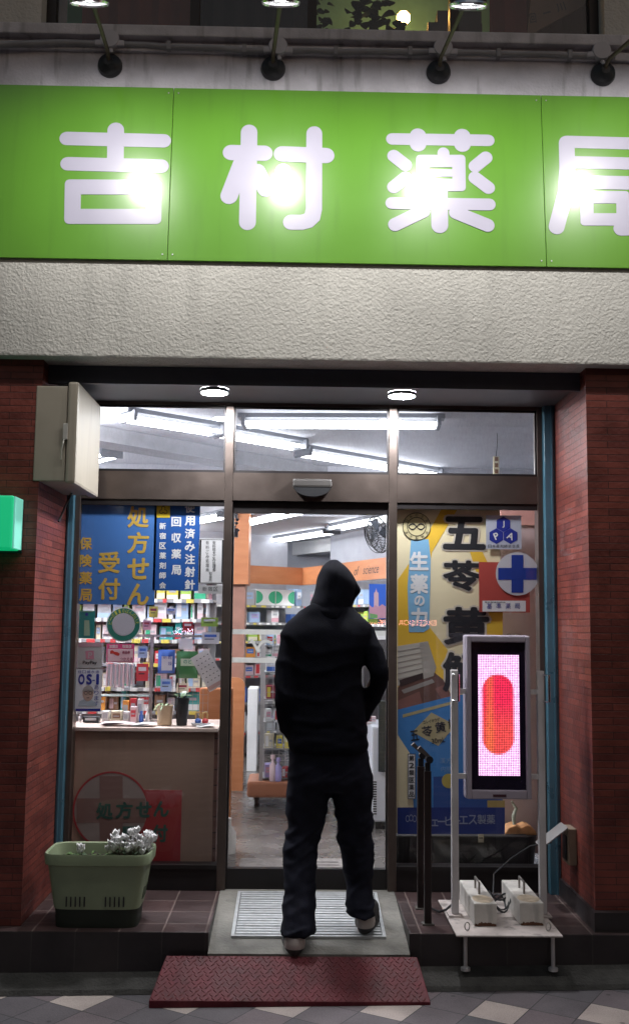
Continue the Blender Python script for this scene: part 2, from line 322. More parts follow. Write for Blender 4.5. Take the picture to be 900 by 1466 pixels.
def tag(o, label, cat, group=None):
    o['label'] = label; o['category'] = cat
    if group: o['group'] = group
    return o
def struct(o): o['kind'] = 'structure'; return o
def copy_tree(o, parent=None):
    c = o.copy(); COL.objects.link(c)
    if parent: c.parent = parent
    for ch in list(o.children): copy_tree(ch, c)
    return c

# ------------------------------------------------------------------ lettering (built-in font, flat prints)
_gl = {}
def glyph(t, off=0):
    k = t
    if k not in _gl:
        c = bpy.data.curves.new('glyph', 'FONT'); c.body = t; c.resolution_u = 4
        o = bpy.data.objects.new('glyph', c); COL.objects.link(o)
        dg = bpy.context.evaluated_depsgraph_get(); me = bpy.data.meshes.new_from_object(o.evaluated_get(dg))
        vs = [v.co.copy() for v in me.vertices]; fs = [tuple(p.vertices) for p in me.polygons]
        bpy.data.objects.remove(o); bpy.data.curves.remove(c); bpy.data.meshes.remove(me)
        x0, x1 = min(v.x for v in vs), max(v.x for v in vs); y0, y1 = min(v.y for v in vs), max(v.y for v in vs)
        _gl[k] = ([((v.x-x0)/(x1-x0)-.5, (v.y-y0)/(y1-y0)-.5) for v in vs], fs, (x1-x0)/(y1-y0), (x1-x0, y1-y0))
    vs, fs, asp, (sx, sy) = _gl[k]
    if off <= 0: return vs, fs, asp
    # heavier weight: the outline repeated round a small circle
    ox, oy = off/sx, off/sy; V, Fc = [], []
    for i in range(9):
        a = 2*math.pi*i/8; dx, dy = (0, 0) if i == 8 else (ox*math.cos(a), oy*math.sin(a)); o = len(V)
        V += [((x+dx)/(1+2*ox), (y+dy)/(1+2*oy), i) for x, y in vs]; Fc += [tuple(q+o for q in f) for f in fs]
    return V, Fc, (sx+2*off)/(sy+2*off)
def lettering(items, Y, mat, parent, name='lettering', off=.02, fn=None):
    """items: (text, px, py, w, h) with sizes in photo pixels at depth Y, optional angle"""
    mb = MB(); k = K(Y)
    for it in items:
        t, px, py, w, h = it[:5]; ang = it[5] if len(it) > 5 else 0
        vs, fs, asp = glyph(t, off if max(w or 0, h or 0) > 7.5 else 0)
        if w is None: w = h*asp
        if h is None: h = w/asp
        cx, cz = G(px, py, Y); ca, sa = math.cos(ang), math.sin(ang)
        mb.add([(cx+(v[0]*w*ca-v[1]*h*sa)*k, Y-(.00004*v[2] if len(v) > 2 else 0), cz+(v[0]*w*sa+v[1]*h*ca)*k) for v in vs], fs)
    return mb.build(name, mat, parent, recalc=False)
def column(t, px, y0, y1, w, n=None):
    n = n or len(t); st = (y1-y0)/max(1, len(t)-1)
    flat = {'一': .15, 'ー': .9}
    return [(c, px, y0+i*st, w*(.2 if c == 'ー' else 1), w) for i, c in enumerate(t)]
def sheet(px0, py0, px1, py1, Y, name, mat, parent=None, t=.002, b=0):
    x0, z1 = G(px0, py0, Y); x1, z0 = G(px1, py1, Y)
    mb = MB()
    mb.box(x0, x1, Y, Y+t, z0, z1, b=b); return mb.build(name, mat, parent)
def flat(pts, Y, name, mat, parent, t=.0006):
    mb = MB(); mb.prism([G(x, y, Y) for x, y in pts], Y, Y+t); return mb.build(name, mat, parent)
def disc(px, py, r, Y, name, mat, parent, t=.001, r2=None, n=40):
    cx, cz = G(px, py, Y); k = K(Y); mb = MB()
    if r2 is None: mb.prism([(cx+r*k*math.cos(2*math.pi*i/n), cz+r*k*math.sin(2*math.pi*i/n)) for i in range(n)], Y, Y+t)
    else:
        for i in range(n):
            a, b = 2*math.pi*i/n, 2*math.pi*(i+1)/n
            mb.add([(cx+q*k*math.cos(w), Y, cz+q*k*math.sin(w)) for q, w in ((r, a), (r, b), (r2, b), (r2, a))], [(0, 1, 2, 3)])
    return mb.build(name, mat, parent, recalc=r2 is None)

# ================================================================== MATERIAL SET
brick = brick_mat('brick_tile', (.180, .040, .028, 1), (.118, .025, .020, 1), (.06, .016, .013, 1), .22, .034, .0022, .44, bump=.9, coat=.0)
stucco = stucco_mat()
old_conc = pm('weathered_concrete', (.56, .54, .60), .85, var=.22, vscale=5, bump=.5, bscale=70, stain=.45)
ledge_m = pm('ledge_concrete', (.60, .575, .61), .8, var=.2, vscale=7, bump=.35, bscale=90, stain=.35)
curb_m = pm('curb_concrete', (.048, .045, .042), .9, var=.35, vscale=12, bump=.6, bscale=80)
ramp_m = pm('ramp_concrete', (.17, .16, .143), .75, var=.4, vscale=5, bump=.4, bscale=60, stain=.2)
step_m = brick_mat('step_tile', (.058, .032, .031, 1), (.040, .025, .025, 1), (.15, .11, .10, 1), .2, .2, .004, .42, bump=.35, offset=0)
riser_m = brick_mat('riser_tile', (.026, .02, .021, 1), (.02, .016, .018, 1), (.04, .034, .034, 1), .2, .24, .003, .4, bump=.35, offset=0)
bronze = pm('bronze_aluminium', (.115, .09, .08), .34, metal=.75, var=.1, bump=.05)
bronze_d = pm('dark_bronze', (.02, .017, .018), .4, metal=.4, var=.1)
teal = pm('teal_paint', (.05, .125, .175), .3, var=.12, coat=.4)
soffit_m = pm('soffit_panel', (.085, .082, .088), .5, var=.08)
soffit_d = pm('soffit_fascia', (.05, .055, .075), .45, var=.1)
white_wall = pm('shop_wallpaper', (.40, .41, .45), .8, var=.06)
ceil_m = pm('ceiling_board', (.42, .425, .46), .85, var=.05, bump=.2, bscale=120)
floor_m = brick_mat('shop_floor_tile', (.125, .11, .10, 1), (.105, .095, .088, 1), (.09, .08, .07, 1), .6, .6, .004, .24, bump=.01, offset=0)
orange_w = wood_mat('orange_laminate', (.42, .155, .062), (.50, .20, .085), (1, 1, 6), .4)
orange_w2 = wood_mat('copper_laminate', (.40, .16, .085), (.48, .20, .11), (1, 6, 1), .35)
glass = glass_mat('shop_glass'); glass_dirty = glass_mat('transom_glass', dirt=.045)
chrome = pm('chrome', (.75, .75, .78), .15, metal=1, var=.03)
alu = pm('brushed_aluminium', (.50, .51, .52), .52, metal=.75, var=.12, vscale=30)
black_pl = pm('black_plastic', (.012, .012, .014), .45)
black_me = pm('black_metal', (.02, .02, .024), .4, metal=.3, bump=.2)
white_pl = pm('white_plastic', (.78, .78, .78), .4, var=.04)
paper = pm('white_paper', (.80, .80, .80), .7, var=.03)
tube_m = em('fluorescent_tube', (.93, .97, 1), 19)
ZF = .30

# ================================================================== GROUND
def gz(x): return .015*x
mb = MB(); mb.add([(-60, -60, gz(-60)), (60, -60, gz(60)), (60, -.70, gz(60)), (-60, -.70, gz(-60))], [(0, 1, 2, 3)])
struct(mb.build('sidewalk', paving_mat(), loc=(0, 0, 0)))
mb = MB()   # rough kerb strip under the step, with a dark joint
def strip(y0, y1, h0, h1):
    n = 40; xs = [-9+18*i/n for i in range(n+1)]; vs = []; fs = []
    for x in xs:
        j = .006*noise.noise((x*3, 0, 1))
        vs += [(x, y0+j, gz(x)+.002), (x, y0+.012+j, gz(x)+h0), (x, y1, gz(x)+h1+.01*(x > 0)), (x, y1, gz(x)-.05)]
    for i in range(n):
        for k in range(3): a = i*4+k; fs.append((a, a+4, a+5, a+1))
    mb.add(vs, fs)
strip(-.835, -.728, .022, .072)
struct(mb.build('kerb', curb_m, loc=(0, 0, 0)))
mb = MB(); Z0 = .235
for x0, x1 in ((-8, -.385), (.545, 8)):
    mb.box(x0, x1, -.733, 0.0, -.2, Z0, 0)
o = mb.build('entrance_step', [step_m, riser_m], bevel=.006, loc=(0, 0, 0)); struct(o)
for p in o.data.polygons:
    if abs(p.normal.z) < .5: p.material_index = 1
mb = MB()
mb.extr([(-.385, -.765, -.1), (-.385, -.765, .150), (-.385, -.70, .165), (-.385, -.05, .235), (-.385, .06, .235), (-.385, .06, -.1)], (.93, 0, 0))
struct(mb.build('entrance_ramp', ramp_m, loc=(0, 0, 0)))
mb = MB(); mb.box(-6, 6, .055, 14, .2, ZF)
struct(mb.build('shop_floor', floor_m, loc=(0, 0, 0)))

# ================================================================== BUILDING
bld = thing('pharmacy_building', 'pharmacy building with red brick piers, grey stucco band and bronze framed glass front', 'building', (0, 0, 0))
XL, XR = -1.272, 1.437
for x0, x1 in ((-9, XL), (XR, 9)):
    mb = MB(); mb.box(x0, x1, -.66, .05, .10, 2.99); mb.build('brick_pier', brick, bld)
# dark tiled base of the right pier
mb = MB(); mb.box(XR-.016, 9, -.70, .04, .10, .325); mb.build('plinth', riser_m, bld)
mb = MB(); mb.box(-9, 9, -.735, .05, 2.955, 3.50); mb.build('stucco_band', stucco, bld, bevel=.01)
mb = MB(); mb.box(-9, 9, -.655, .05, 3.50, 4.70); mb.build('parapet', old_conc, bld)
mb = MB(); mb.box(-9, 9, -.70, .05, 4.655, 4.715, b=.008); mb.box(-9, 9, -.676, -.65, 4.585, 4.63, b=.006); mb.build('ledge', ledge_m, bld)
mb = MB(); mb.box(XL+.002, XR-.002, -.56, -.535, 2.862, 2.954); mb.build('soffit_fascia', soffit_d, bld)
mb = MB(); mb.box(XL+.002, XR-.002, -.535, .02, 2.897, 2.925); mb.build('soffit', soffit_m, bld)
# teal flashing strips at both jambs
for s, xa, xb in ((1, -1.272, -1.234), (-1, 1.376, 1.436)):
    mb = MB(); mb.box(xa, xb, -.045, .03, Z0, 2.895, b=.004); mb.box(xa+(.012 if s > 0 else .036), xa+(.018 if s > 0 else .044), -.053, -.046, Z0, 2.895); mb.build('teal_jamb', teal, bld)
# storefront frame
fr = MB()
fx = [(-1.234, -1.205), (-.408, -.361), (.510, .557), (1.346, 1.376)]
for x0, x1 in fx: fr.box(x0, x1, 0, .09, Z0, 2.896, b=.003)
for (a, b_) in ((-1.205, -.408), (-.361, .510), (.557, 1.346)):
    fr.box(a, b_, .004, .088, 2.342, 2.498); fr.box(a, b_, .004, .088, 2.878, 2.896)
frame = fr.build('storefront_frame', bronze, bld)
for (a, b_) in ((-1.205, -.408), (.557, 1.346)):
    fd = MB(); fd.box(a, b_, .006, .086, Z0, .345); fd.box(a+.0, b_, .0, .086, .3445, .366); fd.build('sill_rail', bronze_d, frame)
    fd = MB(); fd.box(a, b_, .012, .029, 2.308, 2.3415); fd.build('gasket', bronze_d, frame)
for (a, b_) in ((-1.205, -.408), (-.361, .510), (.557, 1.346)):          # thin glazing beads
    fd = MB(); fd.box(a, b_, .012, .02, 2.498, 2.512); fd.box(a, a+.01, .012, .02, 2.512, 2.878); fd.box(b_-.01, b_, .012, .02, 2.512, 2.878); fd.box(a, b_, .012, .02, 2.864, 2.878); fd.build('glazing_bead', bronze_d, frame)
for (a, b_) in ((-1.205, -.408), (-.361, .510), (.557, 1.346)):
    mb = MB(); mb.box(a, b_, .030, .036, 2.498, 2.878); mb.build('transom_pane', glass_dirty, frame)
for (a, b_) in ((-1.205, -.408), (.557, 1.346)):
    mb = MB(); mb.box(a, b_, .030, .036, .346, 2.342); mb.build('window_pane', glass, frame)
# sliding door
door = MB(); door.box(-.361, .510, .03, .075, .236, .343); door.box(-.361, .510, .03, .075, 2.275, 2.342); door.box(-.361, -.352, .03, .07, .343, 2.275); door.box(.502, .510, .03, .07, .343, 2.275)
door = door.build('sliding_door', bronze_d, bld)
mb = MB(); mb.box(-.352, .502, .048, .054, .343, 2.275); mb.build('door_pane', glass, door)
frost = pm('frosted_film', (.62, .62, .61), .8, var=.12, vscale=20)
for py in (905.5, 946):
    z = aY(440, py, .045)[2]; mb = MB(); mb.box(-.351, .501, .0455, .047, z-.014, z+.014); mb.build('frosted_band', frost, door)
mb = MB()
for i in range(8):
    a0, a1 = R(200-20*i), R(200-20*(i+1)); c = aY(381, 930, .045)
    mb.add([(c.x+q*math.cos(w), .046, c.z+q*1.1*math.sin(w)) for q, w in ((.05, a0), (.05, a1), (.036, a1), (.036, a0))], [(0, 1, 2, 3)])
c = aY(365, 925, .045); mb.prism([(c.x-.03, c.z+.04), (c.x-.015, c.z+.04), (c.x+.03, c.z-.03), (c.x+.01, c.z-.03)], .0455, .0465)
mb.build('frosted_emblem', frost, door)
# sensor over the door
sn = MB(); x0, z1 = G(419, 686, -.02); x1, z0 = G(475, 711, -.02); sn.box(x0, x1, -.05, .002, (z0+z1)/2, z1, b=.012)
sensor = tag(sn.build('door_sensor', pm('sensor_grey', (.05, .045, .043), .5)), 'grey motion sensor with dark rounded lens above the shop door', 'door sensor')
sn = MB(); n = 12; sn.prism([(x0+.006+(x1-x0-.012)*i/n, (z0+z1)/2-.001-.05*math.sin(math.pi*i/n)**.5) for i in range(n+1)], -.046, .0); sn.build('lens', black_pl, sensor)

# shop interior shell
mb = MB(); mb.box(-3.6, 4, .09, 3.4, 3.05, 3.15); mb.box(-3.6, 4, 3.3, 3.4, 2.60, 3.05); mb.box(-3.6, 4, 3.4, 8, 2.60, 2.7); mb.box(-3.6, 4, .091, .11, 2.9, 3.05); mb.build('shop_ceiling', ceil_m, bld)
mb = MB(); mb.box(-2.75, -2.65, .09, 8, ZF, 3.05); mb.box(2.6, 2.7, .09, 8, ZF, 3.05); mb.box(-3, 3, 6.3, 6.4, ZF, 3.05)
mb.build('shop_wall', white_wall, bld)
p0, p1 = aZ(130, 634, 2.94), aZ(575, 707, 2.94); d = (p1-p0).normalized(); c = (p0+p1)/2
mb = MB(); mb.obox((c.x, c.y), d, 2.1, .13, 2.94, 3.048); mb.build('ceiling_beam', pm('beam_plaster', (.26, .26, .275), .8), bld)

# upper floor
mb = MB(); mb.box(-9, -1.40, -.50, -.2, 4.715, 7.2); mb.box(1.62, 9, -.50, -.2, 4.715, 7.2); mb.build('upper_wall', stucco, bld)
mb = MB(); mb.box(-9, 9, -.655, -.2, 7.0, 9.5); mb.build('upper_band', old_conc, bld)
mb = MB()
for x in (-1.40, -.62, .02, .80, 1.57): mb.box(x, x+.05, -.40, -.34, 4.72, 7.0)
mb.box(-1.40, 1.62, -.40, -.34, 4.715, 4.755)
uw = mb.build('upper_window', bronze_d, bld)
mb = MB(); mb.box(-1.40, 1.62, -.372, -.366, 4.755, 7.0); mb.build('upper_pane', glass, uw)
mb = MB(); mb.box(-1.6, 1.8, .62, .7, 4.7, 7.4); mb.box(-1.7, -1.6, -.2, 1.6, 4.7, 7.4); mb.box(1.8, 1.9, -.2, 1.6, 4.7, 7.4); mb.build('upper_room_wall', pm('turquoise_wall', (.20, .48, .40), .7), bld)
mb = MB(); mb.box(-1.6, 1.8, -.19, 1.7, 7.4, 7.5); mb.build('upper_room_ceiling', ceil_m, bld)
mb = MB(); mb.box(-1.6, 1.8, -.19, 1.6, 4.62, 4.70); mb.build('upper_room_floor', pm('dark_floor', (.05, .04, .03), .6), bld)

# ================================================================== SIGN BOARD
YS = -.752
sign_green = pm('sign_green_film', (.105, .30, .014), .33, var=.06, vscale=2, spec=.45, coat=.85, coatr=.15, stain=.08)
sign_white = pm('sign_white_film', (.47, .45, .57), .33, var=.02, spec=.45, coat=.85, coatr=.15)
zb, zt = aY(450, 376, YS).z, aY(450, 119, YS).z
sb = thing('shop_sign', 'long green sign board with four white rounded characters under the ledge', 'sign', (0, YS, zb))
xs = [-2.4, aY(243, 250, YS).x, aY(780, 250, YS).x, 3.2]
for a, b_ in zip(xs, xs[1:]):
    mb = MB(); mb.box(a+.0012, b_-.0012, YS, YS+.012, zb, zt, b=.002); mb.build('sign_panel', sign_green, sb)
for x in xs[1:3]:
    for sx in (-.025, .025):
        for z in (zb+.03, zt-.03): mb = MB(); mb.lathe((x+sx, YS-.003, z), [(.0038, 0), (.0038, .003)], 8, (0, 1, 0)); mb.build('screw', alu, sb)
def strokes(lst):
    mb = MB(); k = K(YS)
    for si, (pts, w) in enumerate(lst):
        closed = pts[0] == pts[-1]; P = [Vector((*G(x, y, YS), 0)).to_2d() for x, y in (pts[:-1] if closed else pts)]
        r = w*k/2; yf = YS-.0016-.00012*si; m = len(P)
        if m == 2 and not closed:                      # one capsule
            a, b_ = P; t = (b_-a).normalized(); ang = math.atan2(t.y, t.x); out = []
            for i in range(13): q = ang+math.pi/2+math.pi*i/12; out.append((a.x+r*math.cos(q), a.y+r*math.sin(q)))
            for i in range(13): q = ang-math.pi/2+math.pi*i/12; out.append((b_.x+r*math.cos(q), b_.y+r*math.sin(q)))
            mb.prism(out, yf, YS-.0002)
        else:
            Lf, Rt = [], []
            for i in range(m):
                p = P[i]; t0 = (p-P[i-1]).normalized() if (i or closed) else None; t1 = (P[(i+1) % m]-p).normalized() if (i < m-1 or closed) else None
                if t0 is None: nn = Vector((-t1.y, t1.x)); sc_ = 1
                elif t1 is None: nn = Vector((-t0.y, t0.x)); sc_ = 1
                else:
                    n0, n1 = Vector((-t0.y, t0.x)), Vector((-t1.y, t1.x)); nn = (n0+n1).normalized(); sc_ = 1/max(.5, nn.dot(n0))
                Lf.append(p+nn*r*sc_); Rt.append(p-nn*r*sc_)
            if closed:
                # outer corners rounded
                area = sum(P[i].x*P[(i+1) % m].y-P[(i+1) % m].x*P[i].y for i in range(m))
                outer, inner = (Rt, Lf) if area > 0 else (Lf, Rt)
                for i in range(m):
                    j = (i+1) % m; e = (P[j]-P[i]).normalized()*r*.7
                    o0, o1 = outer[i]+e, outer[j]-e
                    q = [o0, o1, inner[j], inner[i]]; mb.prism([(v.x, v.y) for v in q], yf, YS-.0002)
                    # corner fan
                    e2 = (P[i]-P[i-1]).normalized()*r*.7; A, B_, C_ = outer[i]-e2, outer[i], outer[i]+e
                    cur = [A*(1-s)**2+B_*2*s*(1-s)+C_*s*s for s in [j_/6 for j_ in range(7)]]
                    mb.prism([(v.x, v.y) for v in cur+[inner[i]]], yf, YS-.0002)
            else:
                for i in range(m-1): mb.prism([(v.x, v.y) for v in (Lf[i], Lf[i+1], Rt[i+1], Rt[i])], yf, YS-.0002)
                for e, p in ((0, P[0]), (1, P[-1])):
                    mb.prism([(p.x+r*math.cos(2*math.pi*i/20), p.y+r*math.sin(2*math.pi*i/20)) for i in range(20)], yf-.0002, YS-.0002)
    return mb
YOSHI = [([(93, 191.5), (233, 195)], 22), ([(163.5, 179), (163.5, 222)], 25), ([(95, 229.5), (230, 233)], 22),
         ([(103, 264), (219, 264.5), (219, 308), (103, 308), (103, 264)], 24)]
MURA = [([(330, 212.5), (378, 213.5)], 25), ([(356, 182), (354, 316.5)], 25), ([(345, 230), (327.5, 277.5)], 26), ([(368, 241), (380, 267)], 25),
        ([(403.5, 214.5), (467, 217)], 25), ([(450, 184), (449.3, 297), (447, 308), (441, 314), (432, 316.5), (416.5, 316.5)], 24), ([(405, 240), (415, 263)], 24)]
YAKU = [([(562.5, 192), (701, 194)], 19), ([(599.5, 187.5), (599.5, 199.5)], 25), ([(663.5, 188), (663.5, 200)], 25),
        ([(564.5, 217.5), (581, 231)], 20), ([(581, 250), (564, 264)], 20), ([(697, 220), (681.5, 233)], 20), ([(681, 250), (700, 265)], 20),
        ([(636, 213), (636, 226)], 18), ([(606, 225), (658, 225), (658, 261), (606, 261), (606, 225)], 20), ([(606, 243), (657, 243)], 12),
        ([(561, 288), (701, 290)], 19), ([(629.5, 268), (629.5, 321)], 25), ([(606, 300), (565.5, 320)], 21), ([(653, 302), (698, 321)], 21)]
KYOKU = [([(815, 196), (925, 199)], 20), ([(924, 199), (924, 229)], 22), ([(815, 226.5), (925, 229)], 20),
         ([(814, 198), (814, 235), (811, 272), (797, 323)], 24), ([(815, 256), (922, 258), (921, 302), (915, 320), (904, 325.5), (889, 326)], 22),
         ([(841, 279), (893, 279), (893, 312), (841, 312), (841, 279)], 20)]
for st in (YOSHI, MURA, YAKU, KYOKU): strokes(st).build('character', sign_white, sb)
sb.rotation_euler = (R(-4.2), 0, 0)

# lamps over the sign
LAMP_L = 470
lens_m = em('lamp_lens', (1, .98, .93), LAMP_L)
def sign_lamp(bx, bz, hx, hz, hy=-1.50, label=''):
    t = thing('sign_lamp', label, 'spotlight', (bx, -.66, bz), 'spotlights above the green sign')
    mb = MB(); mb.lathe((bx, -.655, bz), [(.062, 0), (.064, .012), (.058, .03), (.03, .046), (.022, .06)], 24, (0, -1, 0)); mb.build('base', black_me, t, smooth=True)
    mb = MB(); P = [(bx, -.70, bz+.0), (bx, -.725, bz+.02), (bx+(hx-bx)*.06, -.76, bz+.03), (bx+(hx-bx)*.95, hy+.06, hz+.05), (hx, hy, hz+.06)]
    mb.tube(P, .0105, 8); mb.build('arm', pm('brown_arm', (.10, .065, .055), .5, metal=.3), t, smooth=True)
    ax = Vector((0, .40, -.92)).normalized(); c = Vector((hx, hy, hz))
    mb = MB(); mb.lathe(c-ax*.13, [(.022, 0), (.035, .02), (.06, .05), (.078, .12), (.080, .135), (.076, .135), (.058, .05), (.03, .03)], 28, ax, cap=False); mb.build('head', black_me, t, smooth=True)
    mb = MB(); mb.lathe(c-ax*.0, [(.081, -.004), (.086, .004), (.081, .012), (.076, .004), (.081, -.004)], 28, ax, cap=False); mb.build('rim', chrome, t, smooth=True)
    mb = MB(); mb.lathe(c-ax*.008, [(.0, 0), (.050, .0)], 24, ax, cap=False); mb.build('lens', lens_m, t)
    return t
for lb, (px, py), (qx, qy) in zip(['sign spotlight leaning left above the first character', 'sign spotlight on upright brown arm above the second character', 'sign spotlight leaning right with glowing window behind it', 'sign spotlight at far right whose head is out of frame'],
                        [(158, 95), (391, 99), (627, 104), (862, 107)], [(128, 2), (402, 2), (670, 6), (972, 8)]):
    b_ = aY(px, py, -.66); h = aY(qx, qy, -1.50); sign_lamp(b_.x, b_.z, h.x, h.z, label=lb)
# junction boxes and conduit on the parapet
cond = pm('grey_conduit', (.30, .29, .31), .6, var=.15, bump=.2)
jb = pm('grey_junction', (.52, .50, .54), .5, var=.12)
jx = []
for i, (px, py) in enumerate([(157, 55), (398, 65), (634, 67), (861, 72)]):
    p = aY(px, py, -.70); jx.append(p)
    mb = MB(); mb.lathe((p.x, -.655, p.z), [(.048, 0), (.050, .04), (.046, .05), (.0, .051)], 24, (0, -1, 0))
    mb.box(p.x-.075, p.x+.075, -.70, -.66, p.z-.035, p.z-.005, b=.006); mb.tube([(p.x+.004, -.685, p.z-.05), (p.x+.01, -.69, p.z-.075)], .012, 8)
    tag(mb.build('junction_box', jb, smooth=True), ['round grey junction box behind leaning arm of leftmost spotlight', 'round grey junction box on the parapet below the dark window', 'round grey junction box below the glowing window', 'round grey junction box at the right end of the conduit'][i], 'junction box', 'junction boxes along the parapet')
mb = MB(); P0 = aY(0, 63, -.69); zz = jx[0].z-.02
mb.tube([(-2.6, -.69, P0.z-.01), (P0.x, -.69, P0.z-.005), (P0.x+.22, -.688, P0.z+.01), (P0.x+.3, -.685, zz), (jx[0].x-.06, -.68, zz)], .017, 10)
for a, b_ in zip(jx, jx[1:]):
    n = 6; mb.tube([(a.x+.06+(b_.x-a.x-.12)*i/n, -.68, (a.z+(b_.z-a.z)*i/n)-.02+.004*math.sin(i*2.1)) for i in range(n+1)], .015, 10)
for f_ in (.35, .8):
    for a, b_ in zip(jx, jx[1:]):
        x = a.x+(b_.x-a.x)*f_; z = a.z+(b_.z-a.z)*f_-.02; mb.box(x-.01, x+.01, -.70, -.655, z-.022, z+.022)
tag(mb.build('conduit', cond, smooth=True), 'grey cable conduit running along the stained parapet between junction boxes', 'conduit')

# downlights under the soffit
dl_m = em('downlight_diffuser', (.96, .98, 1), 640)
for px, py, lb in ((307, 562, 'round soffit downlight over the left mullion'), (575, 567, 'round soffit downlight over the right mullion')):
    p = aZ(px, py, 2.88)
    t = thing('downlight', lb, 'ceiling light', (p.x, p.y, 2.897), 'lit downlights under the soffit')
    mb = MB(); mb.lathe((p.x, p.y, 2.8965), [(.076, 0), (.076, -.016), (.070, -.020), (.070, -.01)], 32, cap=False); mb.build('trim', pm('downlight_trim', (.10, .10, .11), .5), t, smooth=True)
    mb = MB(); mb.lathe((p.x, p.y, 2.8775), [(.0, 0), (.0695, 0)], 32, cap=False); mb.build('diffuser', dl_m, t)

# beige cabinet on the left reveal
X1 = -1.09; t = thing('meter_cabinet', 'beige wall cabinet with latch fixed high on the left brick pier', 'cabinet', (XL, -.38, 2.34))
beige = pm('beige_steel', (.31, .275, .225), .45, var=.06, vscale=4, stain=.12); z0, z1 = 2.345, 2.822
mb = MB(); mb.box(XL-.028, X1-.055, -.665, -.10, z0, z1, b=.006); mb.build('body', beige, t)
mb = MB(); mb.box(X1-.052, X1, -.675, -.09, z0-.012, z1+.022, b=.014); mb.build('cover', beige, t)
mb = MB(); mb.box(X1-.068, X1-.044, -.684, -.674, 2.55, 2.63, b=.003); mb.tube([(X1-.062, -.68, 2.55), (X1-.064, -.685, 2.53), (X1-.07, -.682, 2.50), (X1-.072, -.678, 2.45)], .004, 6); mb.build('latch', pm('latch_grey', (.6, .58, .54), .35, metal=.4), t)
mb = MB(); mb.tube([(X1-.12, -.2, 2.35), (X1-.14, -.25, 2.27), (XL+.02, -.3, 2.18)], .006, 6); mb.build('cable', black_pl, t)

# green lit sign at the left edge
gx = -1.345
t = thing('green_light_sign', 'small glowing green box sign on the left brick pier', 'sign', (gx-.3, -.73, 2.04))
z1, z0 = aY(10, 709, -.81).z, aY(10, 786, -.81).z
mb = MB(); mb.box(gx-.004, gx+.006, -.806, -.67, z0+.004, z1-.004, b=.004); mb.build('side_panel', em('teal_acrylic', (.10, .42, .32), .8, (.2, .5, .42, 1)), t)
mb = MB(); mb.box(gx-.6, gx-.0045, -.81, -.668, z0, z1, b=.010); mb.build('box', em('green_acrylic', (.0, .46, .16), .75, (.05, .5, .3, 1)), t)
mb = MB(); mb.box(gx-.55, gx+.006, -.668, -.655, z0-.01, z1-.02); mb.build('back_plate', black_me, t)

# ================================================================== THINGS IN FRONT
# red ramp plate
def plate():
    A = [aY(238, 1368, -.775), aY(597, 1369, -.775)]; B_ = [aZ(213, 1431, .028), aZ(616, 1431, .032)]
    zr = .143; x0, x1 = A[0].x, A[1].x; xb0, xb1 = B_[0].x, B_[1].x; yr, yf = -.772, (B_[0].y+B_[1].y)/2; zf = .022
    mb = MB(); mb.add([(xb0, yf, -.01), (xb1, yf, .006), (x1, yr, .06), (x0, yr, .06), (xb0, yf, zf), (xb1, yf, zf), (x1, yr, zr), (x0, yr, zr)],
                      [(0, 3, 2, 1), (4, 5, 6, 7), (0, 1, 5, 4), (1, 2, 6, 5), (2, 3, 7, 6), (3, 0, 4, 7)])
    red = pm('red_rubber', (.115, .018, .026), .5, var=.35, vscale=14, bump=.12, bscale=120, spec=.2, stain=.3)
    o = mb.build('ramp_plate', red, bevel=.004)
    # raised diamond bars, alternately tilted
    mt = MB(); nu, nv = 46, 12
    for j in range(nv):
        for i in range(nu):
            u = (i+.5+(j % 2)*.5)/(nu+.5); v = (j+.5)/nv
            L_ = Vector((xb0+(x0-xb0)*v, yf+(yr-yf)*v, zf+(zr-zf)*v)); Rr = Vector((xb1+(x1-xb1)*v, yf+(yr-yf)*v, zf+(zr-zf)*v)); p = L_.lerp(Rr, u)
            if u > .985: continue
            sl = Vector((0, yr-yf, zr-zf)).normalized(); nn = Vector((1, 0, 0)).cross(sl).normalized(); sg = 1 if (i+j) % 2 else -1
            ax = (Vector((1, 0, 0))*.8+sl*.75*sg).normalized(); bx = nn.cross(ax); l, w = .0135, .0042
            q = [p-ax*l, p-bx*w, p+ax*l, p+bx*w]; tp = p+nn*.003
            mt.add(q+[tp-ax*.006, tp+ax*.006], [(0, 1, 4), (1, 5, 4), (1, 2, 5), (2, 3, 5), (3, 4, 5), (3, 0, 4)])
    tr = mt.build('tread_bars', pm('red_rubber_worn', (.17, .045, .048), .36, var=.4, vscale=9, spec=.4), o)
    return o
tag(plate(), 'red diamond tread ramp plate bridging the kerb in front of the entrance', 'ramp plate')

# entrance grating, lying in the sloped concrete
def rz(y): return .165+(y+.70)*(.07/.65) if y > -.70 else .150+(y+.765)*(.015/.065)
g0, g1 = aY(345, 1278, -.06), aY(537, 1280, -.06); xa, xb = -.268, .428; ya, yb = -.075, -.60
t = thing('door_grating', 'aluminium slatted foot grating set into the sloping concrete before the door', 'doormat', ((xa+xb)/2, (ya+yb)/2, rz(-.34)))
def slab(mb, x0, x1, y0, y1, h0, h1):
    mb.add([(x0, y0, rz(y0)+h0), (x1, y0, rz(y0)+h0), (x1, y1, rz(y1)+h0), (x0, y1, rz(y1)+h0), (x0, y0, rz(y0)+h1), (x1, y0, rz(y0)+h1), (x1, y1, rz(y1)+h1), (x0, y1, rz(y1)+h1)],
           [(0, 3, 2, 1), (4, 5, 6, 7), (0, 1, 5, 4), (1, 2, 6, 5), (2, 3, 7, 6), (3, 0, 4, 7)])
mb = MB(); slab(mb, xa-.012, xb+.012, yb-.012, ya+.012, -.02, .003); mb.build('pan', pm('pan_dark', (.05, .05, .05), .6), t)
mb = MB(); n = 17
